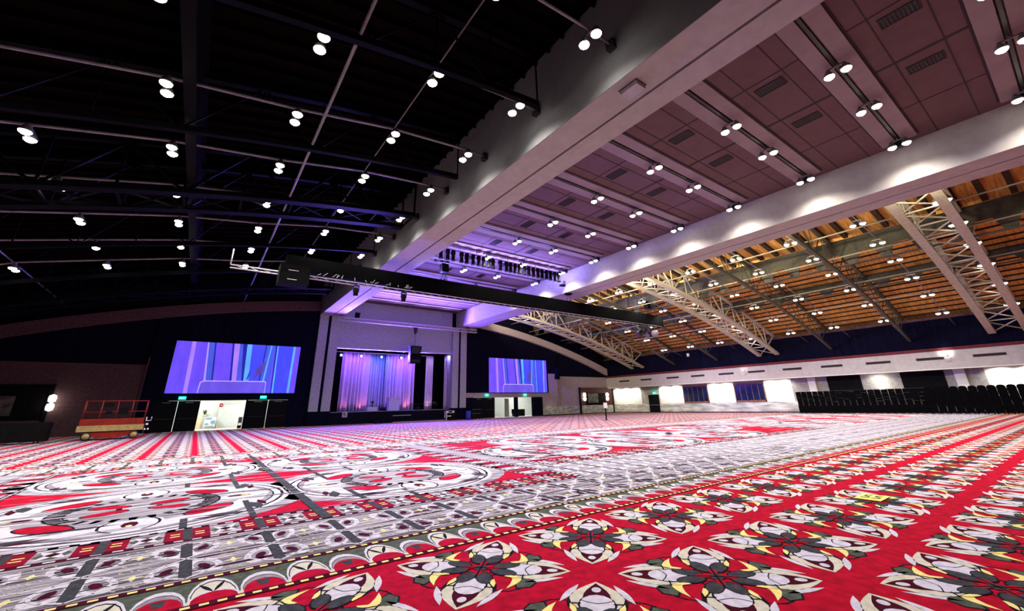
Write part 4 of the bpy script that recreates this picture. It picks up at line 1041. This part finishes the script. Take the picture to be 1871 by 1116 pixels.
# windows
def window(n,y0,y1):
    o=MB().box(XR-0.06,XR,y0,y1,1.2,3.35).build('window_%d'%n,M_WPANE); struct(o)
    f=MB(); f.box(XR-0.10,XR-0.04,y0,y0+0.1,1.2,3.35); f.box(XR-0.10,XR-0.04,y1-0.1,y1,1.2,3.35); f.box(XR-0.10,XR-0.04,y0,y1,3.2,3.35); f.box(XR-0.10,XR-0.04,y0,y1,1.2,1.4)
    f.build('window_frame',M_WFRAME,o)
    k=int((y1-y0)/0.6); f=MB()
    for i in range(1,k): f.box(XR-0.08,XR-0.05,y0+(y1-y0)*i/k-0.025,y0+(y1-y0)*i/k+0.025,1.4,3.2)
    f.build('mullion',M_WFRAME,o)
window(1,30.68,34.26); window(2,23.63,27.21)
for n,(a,b) in ((3,(14.3,17.2)),(4,(8.2,11.2))):
    o=MB().box(XR-0.06,XR,a,b,1.2,3.6).build('window_%d'%n,M_BLACK); struct(o)
dn[0]+=1
o=MB().box(XR-0.12,XR-0.06,38.25,40.0,0,2.45).build('door_%d'%dn[0],M_DOOR); struct(o); MB().box(XR-0.2,XR-0.12,38.4,39.8,1.0,1.06).build('push_bar',M_PIPE,o)
exit_sign(XR-0.05,38.9,2.66,'green exit sign over the dark door in the right wall',-math.pi/2)
# pilasters between the bays behind the stacks
for i,y in enumerate((18.6,7.2)):
    struct(MB().box(XR-0.25,XR,y-0.35,y+0.35,1.2,3.7).build('trim_%d'%(6+i),M_WHITEW))
sc=thing('wall_sconce','bright wall sconce behind the chair stacks on the right wall','lamp',(XR-0.12,12.75,2.55),0,'wall sconces')
MB().lathe([(0.1,-0.55),(0.16,-0.4),(0.16,0.4),(0.1,0.55)],(0,0,0),10).build('shade',M_SCONCE,sc); MB().box(0.02,0.12,-0.08,0.08,-0.2,0.2).build('bracket',M_BLKM,sc)
pl=bpy.data.lights.new('sconce_light','POINT'); pl.energy=40; pl.color=(1,0.93,0.8); lo=bpy.data.objects.new('sconce_light',pl); COL.objects.link(lo); lo.parent=sc; lo.location=(-0.5,0,0.2)
t=thing('wall_speaker','small pale speaker on the dark wall above the bulkhead','speaker',(52.3,31.7,7.3)); MB().box(-0.1,0.08,-0.16,0.16,-0.2,0.2).build('cabinet',M_WPAINT,t); MB().box(0.08,0.16,-0.05,0.05,-0.05,0.05).build('bracket',M_BLKM,t)
# unseen enclosing walls
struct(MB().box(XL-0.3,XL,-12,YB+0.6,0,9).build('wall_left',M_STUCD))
struct(MB().box(XL,XR,-9.3,-9,0,15.5).build('wall_back',M_STUCD))

# ------------------------------------------------------------------ stacked chairs along the right wall
def make_chair(rounded):
    m=MB()
    m.box(-0.23,0.23,-0.22,0.22,0.42,0.50,0)
    if rounded:
        pr=[(-0.24,0.5),(-0.255,0.80),(-0.20,0.93),(-0.08,0.98),(0.08,0.98),(0.20,0.93),(0.255,0.80),(0.24,0.5)]
        v=[(0.20+0.12*(z-0.5),y,z) for y,z in pr]+[(0.25+0.12*(z-0.5),y,z) for y,z in pr]; n=len(pr)
        m.add(v,[tuple(range(n)),tuple(range(2*n-1,n-1,-1))]+[(i,i+n,(i+1)%n+n,(i+1)%n) for i in range(n)],0)
    else:
        m.obox((0.235,0,0.74),(0.045,0.46,0.40),(0,0.12,0),0)
        m.tube([(0.26,-0.22,0.925),(0.26,0.22,0.925)],0.016,6,1)
    for sx in (-1,1):
        for sy in (-1,1):
            m.tube([(sx*0.23,sy*0.21,0),(sx*0.20,sy*0.20,0.42)],0.013,5,2)
        if not rounded: m.tube([(0.21,sx*0.21,0.45),(0.265,sx*0.21,0.93)],0.013,5,2)
    return m
ca=make_chair(False).build('banquet_chair',[M_BLKF,M_WPAINT,M_BLKM]); cb=make_chair(True).build('round_back_chair',[M_BLKF,M_CHROME,M_BLKM])
first={0:True,1:True}
def stack(proto,key,x,y,n,dz,label,group,rz,tilt=0.0):
    for k in range(n):
        if first[key]: o=proto; first[key]=False
        else: o=proto.copy(); COL.objects.link(o)
        o.location=(x+rnd.uniform(-.008,.008)+0.02*k*(1 if abs(rz)<1 else -1)*0.3,y+rnd.uniform(-.01,.01),0.16+k*dz); o.rotation_euler=(0,0,rz)
        tag(o,label%ORD[k],'chair',group)
def dolly(x,y,label):
    t=thing('chair_dolly',label,'dolly',(x,y,0),0,'dollies under the chair stacks')
    MB().box(-0.28,0.28,-0.24,0.24,0.10,0.16).build('platform',M_BLKM,t)
    MB().box(-0.31,-0.28,-0.25,0.25,0.07,0.76).build('side_panel',M_BLKF,t)
    for sx in (-1,1):
        for sy in (-1,1): MB().lathe([(0.05,-0.02),(0.05,0.02)],(sx*0.22,sy*0.18,0.05),8,axis='y').build('caster',M_RUBBER,t)
y=18.9; s=0
while y>9.0:
    dolly(50.6,y,'black wheeled dolly under the chrome-framed chairs, '+ORD[s]+' from the far end')
    stack(ca,0,50.6,y,10,0.112,'black banquet chair with chrome frame, '+ORD[s]+' stack from the far end, %s up','stacked chrome-framed chairs',math.pi)
    y-=0.5; s+=1
s=0; y=8.9
while y>2.4:
    dolly(50.2,y,'black wheeled dolly under the round-back chairs, '+ORD[s]+' from the chrome-framed ones')
    stack(cb,1,50.2,y,10,0.112,'black round-back chair, '+ORD[s]+' stack right of the chrome-framed chairs, %s up','stacked round-back chairs',math.pi)
    y-=0.52; s+=1

# ------------------------------------------------------------------ floor objects
t=thing('sign_stand','slim black floor stand with a small white sign','sign stand',(29.9,27.0,0))
MB().lathe([(0.24,0),(0.24,0.02),(0.05,0.05)],(0,0,0),16).build('base',M_BLKM,t); MB().tube([(0,0,0.04),(0,0,1.1)],0.06,8).build('post',M_BLACK,t); MB().obox((0,-0.03,1.27),(0.34,0.03,0.46),(-0.1,0,-0.5)).build('sign',M_WPAINT,t)
t=thing('floor_card','yellow numbered card lying on the red carpet','card',(8.80,2.63,0.012),math.radians(-90))
MB().box(-0.17,0.17,-0.24,0.24,0,0.006).build('sheet',M_YCARD,t)
cu=bpy.data.curves.new('num','FONT'); cu.body='55'; cu.size=0.28; cu.align_x='CENTER'; cu.align_y='CENTER'; cu.extrude=0.001
tmp=bpy.data.objects.new('tmp',cu); COL.objects.link(tmp); dg=bpy.context.evaluated_depsgraph_get(); me=bpy.data.meshes.new_from_object(tmp.evaluated_get(dg)); bpy.data.objects.remove(tmp)
me.materials.clear(); me.materials.append(M_INK); o=bpy.data.objects.new('number',me); COL.objects.link(o); o.parent=t; o.location=(0,0,0.008); o.scale=(0.95,1.25,1)
m=MB().box(-0.5,0.5,-0.12,0.12,0,0.01); tag(m.build('paper_sheet',M_WPAINT,None,(10.6,26.5,0.006)),'small white paper lying on the carpet toward the stage','paper')

# scissor lift at the far left
t=thing('scissor_lift','red scissor lift with tan side panel parked at the far left','scissor lift',(-4.15,38.0,0),math.radians(6))
MB().box(-1.25,1.15,-0.6,0.6,0.22,0.50).box(-0.75,0.55,-0.66,-0.6,0.12,0.42).build('chassis',M_LIFTR,t)
MB().box(-1.6,1.5,-0.68,0.68,0.52,0.86).build('side_panel',M_LIFTT,t)
MB().box(-1.55,1.45,-0.62,0.62,0.86,1.24).build('platform',M_LIFTR,t)
for sx in (-1,1):
    for sy in (-1,1):
        wo=MB().lathe([(0.12,-0.10),(0.22,-0.09),(0.24,0.0),(0.22,0.09),(0.12,0.10)],(0,0,0),16,axis='y').build('wheel',M_RUBBER,t,(sx*1.1,sy*0.62,0.24))
        MB().lathe([(0.17,-0.115),(0.17,-0.10)],(0,0,0),14,axis='y').build('rim',M_LIFTT,wo)
m=MB()
for sy in (-1,1):
    for z in (1.65,2.3): m.tube([(-1.5,sy*0.6,z),(1.45,sy*0.6,z)],0.025,6)
    for x in (-1.5,-0.75,0.0,0.72,1.45): m.tube([(x,sy*0.6,1.2),(x,sy*0.6,2.3)],0.025,6)
for x in (-1.5,1.45):
    for z in (1.65,2.3): m.tube([(x,-0.6,z),(x,0.6,z)],0.025,6)
m.build('guard_rail',M_LIFTR,t)
for bb in ((-0.7,-0.2,1.95,2.2),(-0.5,-0.2,1.5,1.68),(0.1,0.55,1.5,1.9)): MB().box(bb[0],bb[1],-0.72,-0.62,bb[2],bb[3]).build('control_box',M_BLACK,t)
m=MB(); m.tube([(1.55,-0.72,1.28),(1.55,-0.72,1.06),(1.80,-0.72,1.06),(1.80,-0.72,1.28)],0.035,6); m.box(1.58,1.7,-0.74,-0.70,0.80,0.9); m.box(1.54,1.62,-0.74,-0.7,0.5,0.6); m.box(1.70,1.78,-0.74,-0.7,0.5,0.6); m.build('entry_step',M_WPAINT,t)
m=MB(); m.box(1.5,1.56,-0.7,-0.64,0.3,1.3); m.build('ladder_rail',M_BLKM,t)
t=thing('dark_equipment','low black equipment cart left of the lift','cart',(-8.1,37.2,0)); MB().box(-2.0,1.3,-0.5,0.5,0.12,1.15).build('body',M_BLACK,t); MB().box(-0.9,-0.45,-0.56,-0.5,0.0,0.07).build('white_strip',M_WPAINT,t)
for sx in (-1.6,0.9):
    for sy in (-1,1): MB().lathe([(0.06,-0.03),(0.06,0.03)],(sx,sy*0.4,0.06),10,axis='x').build('caster',M_RUBBER,t)
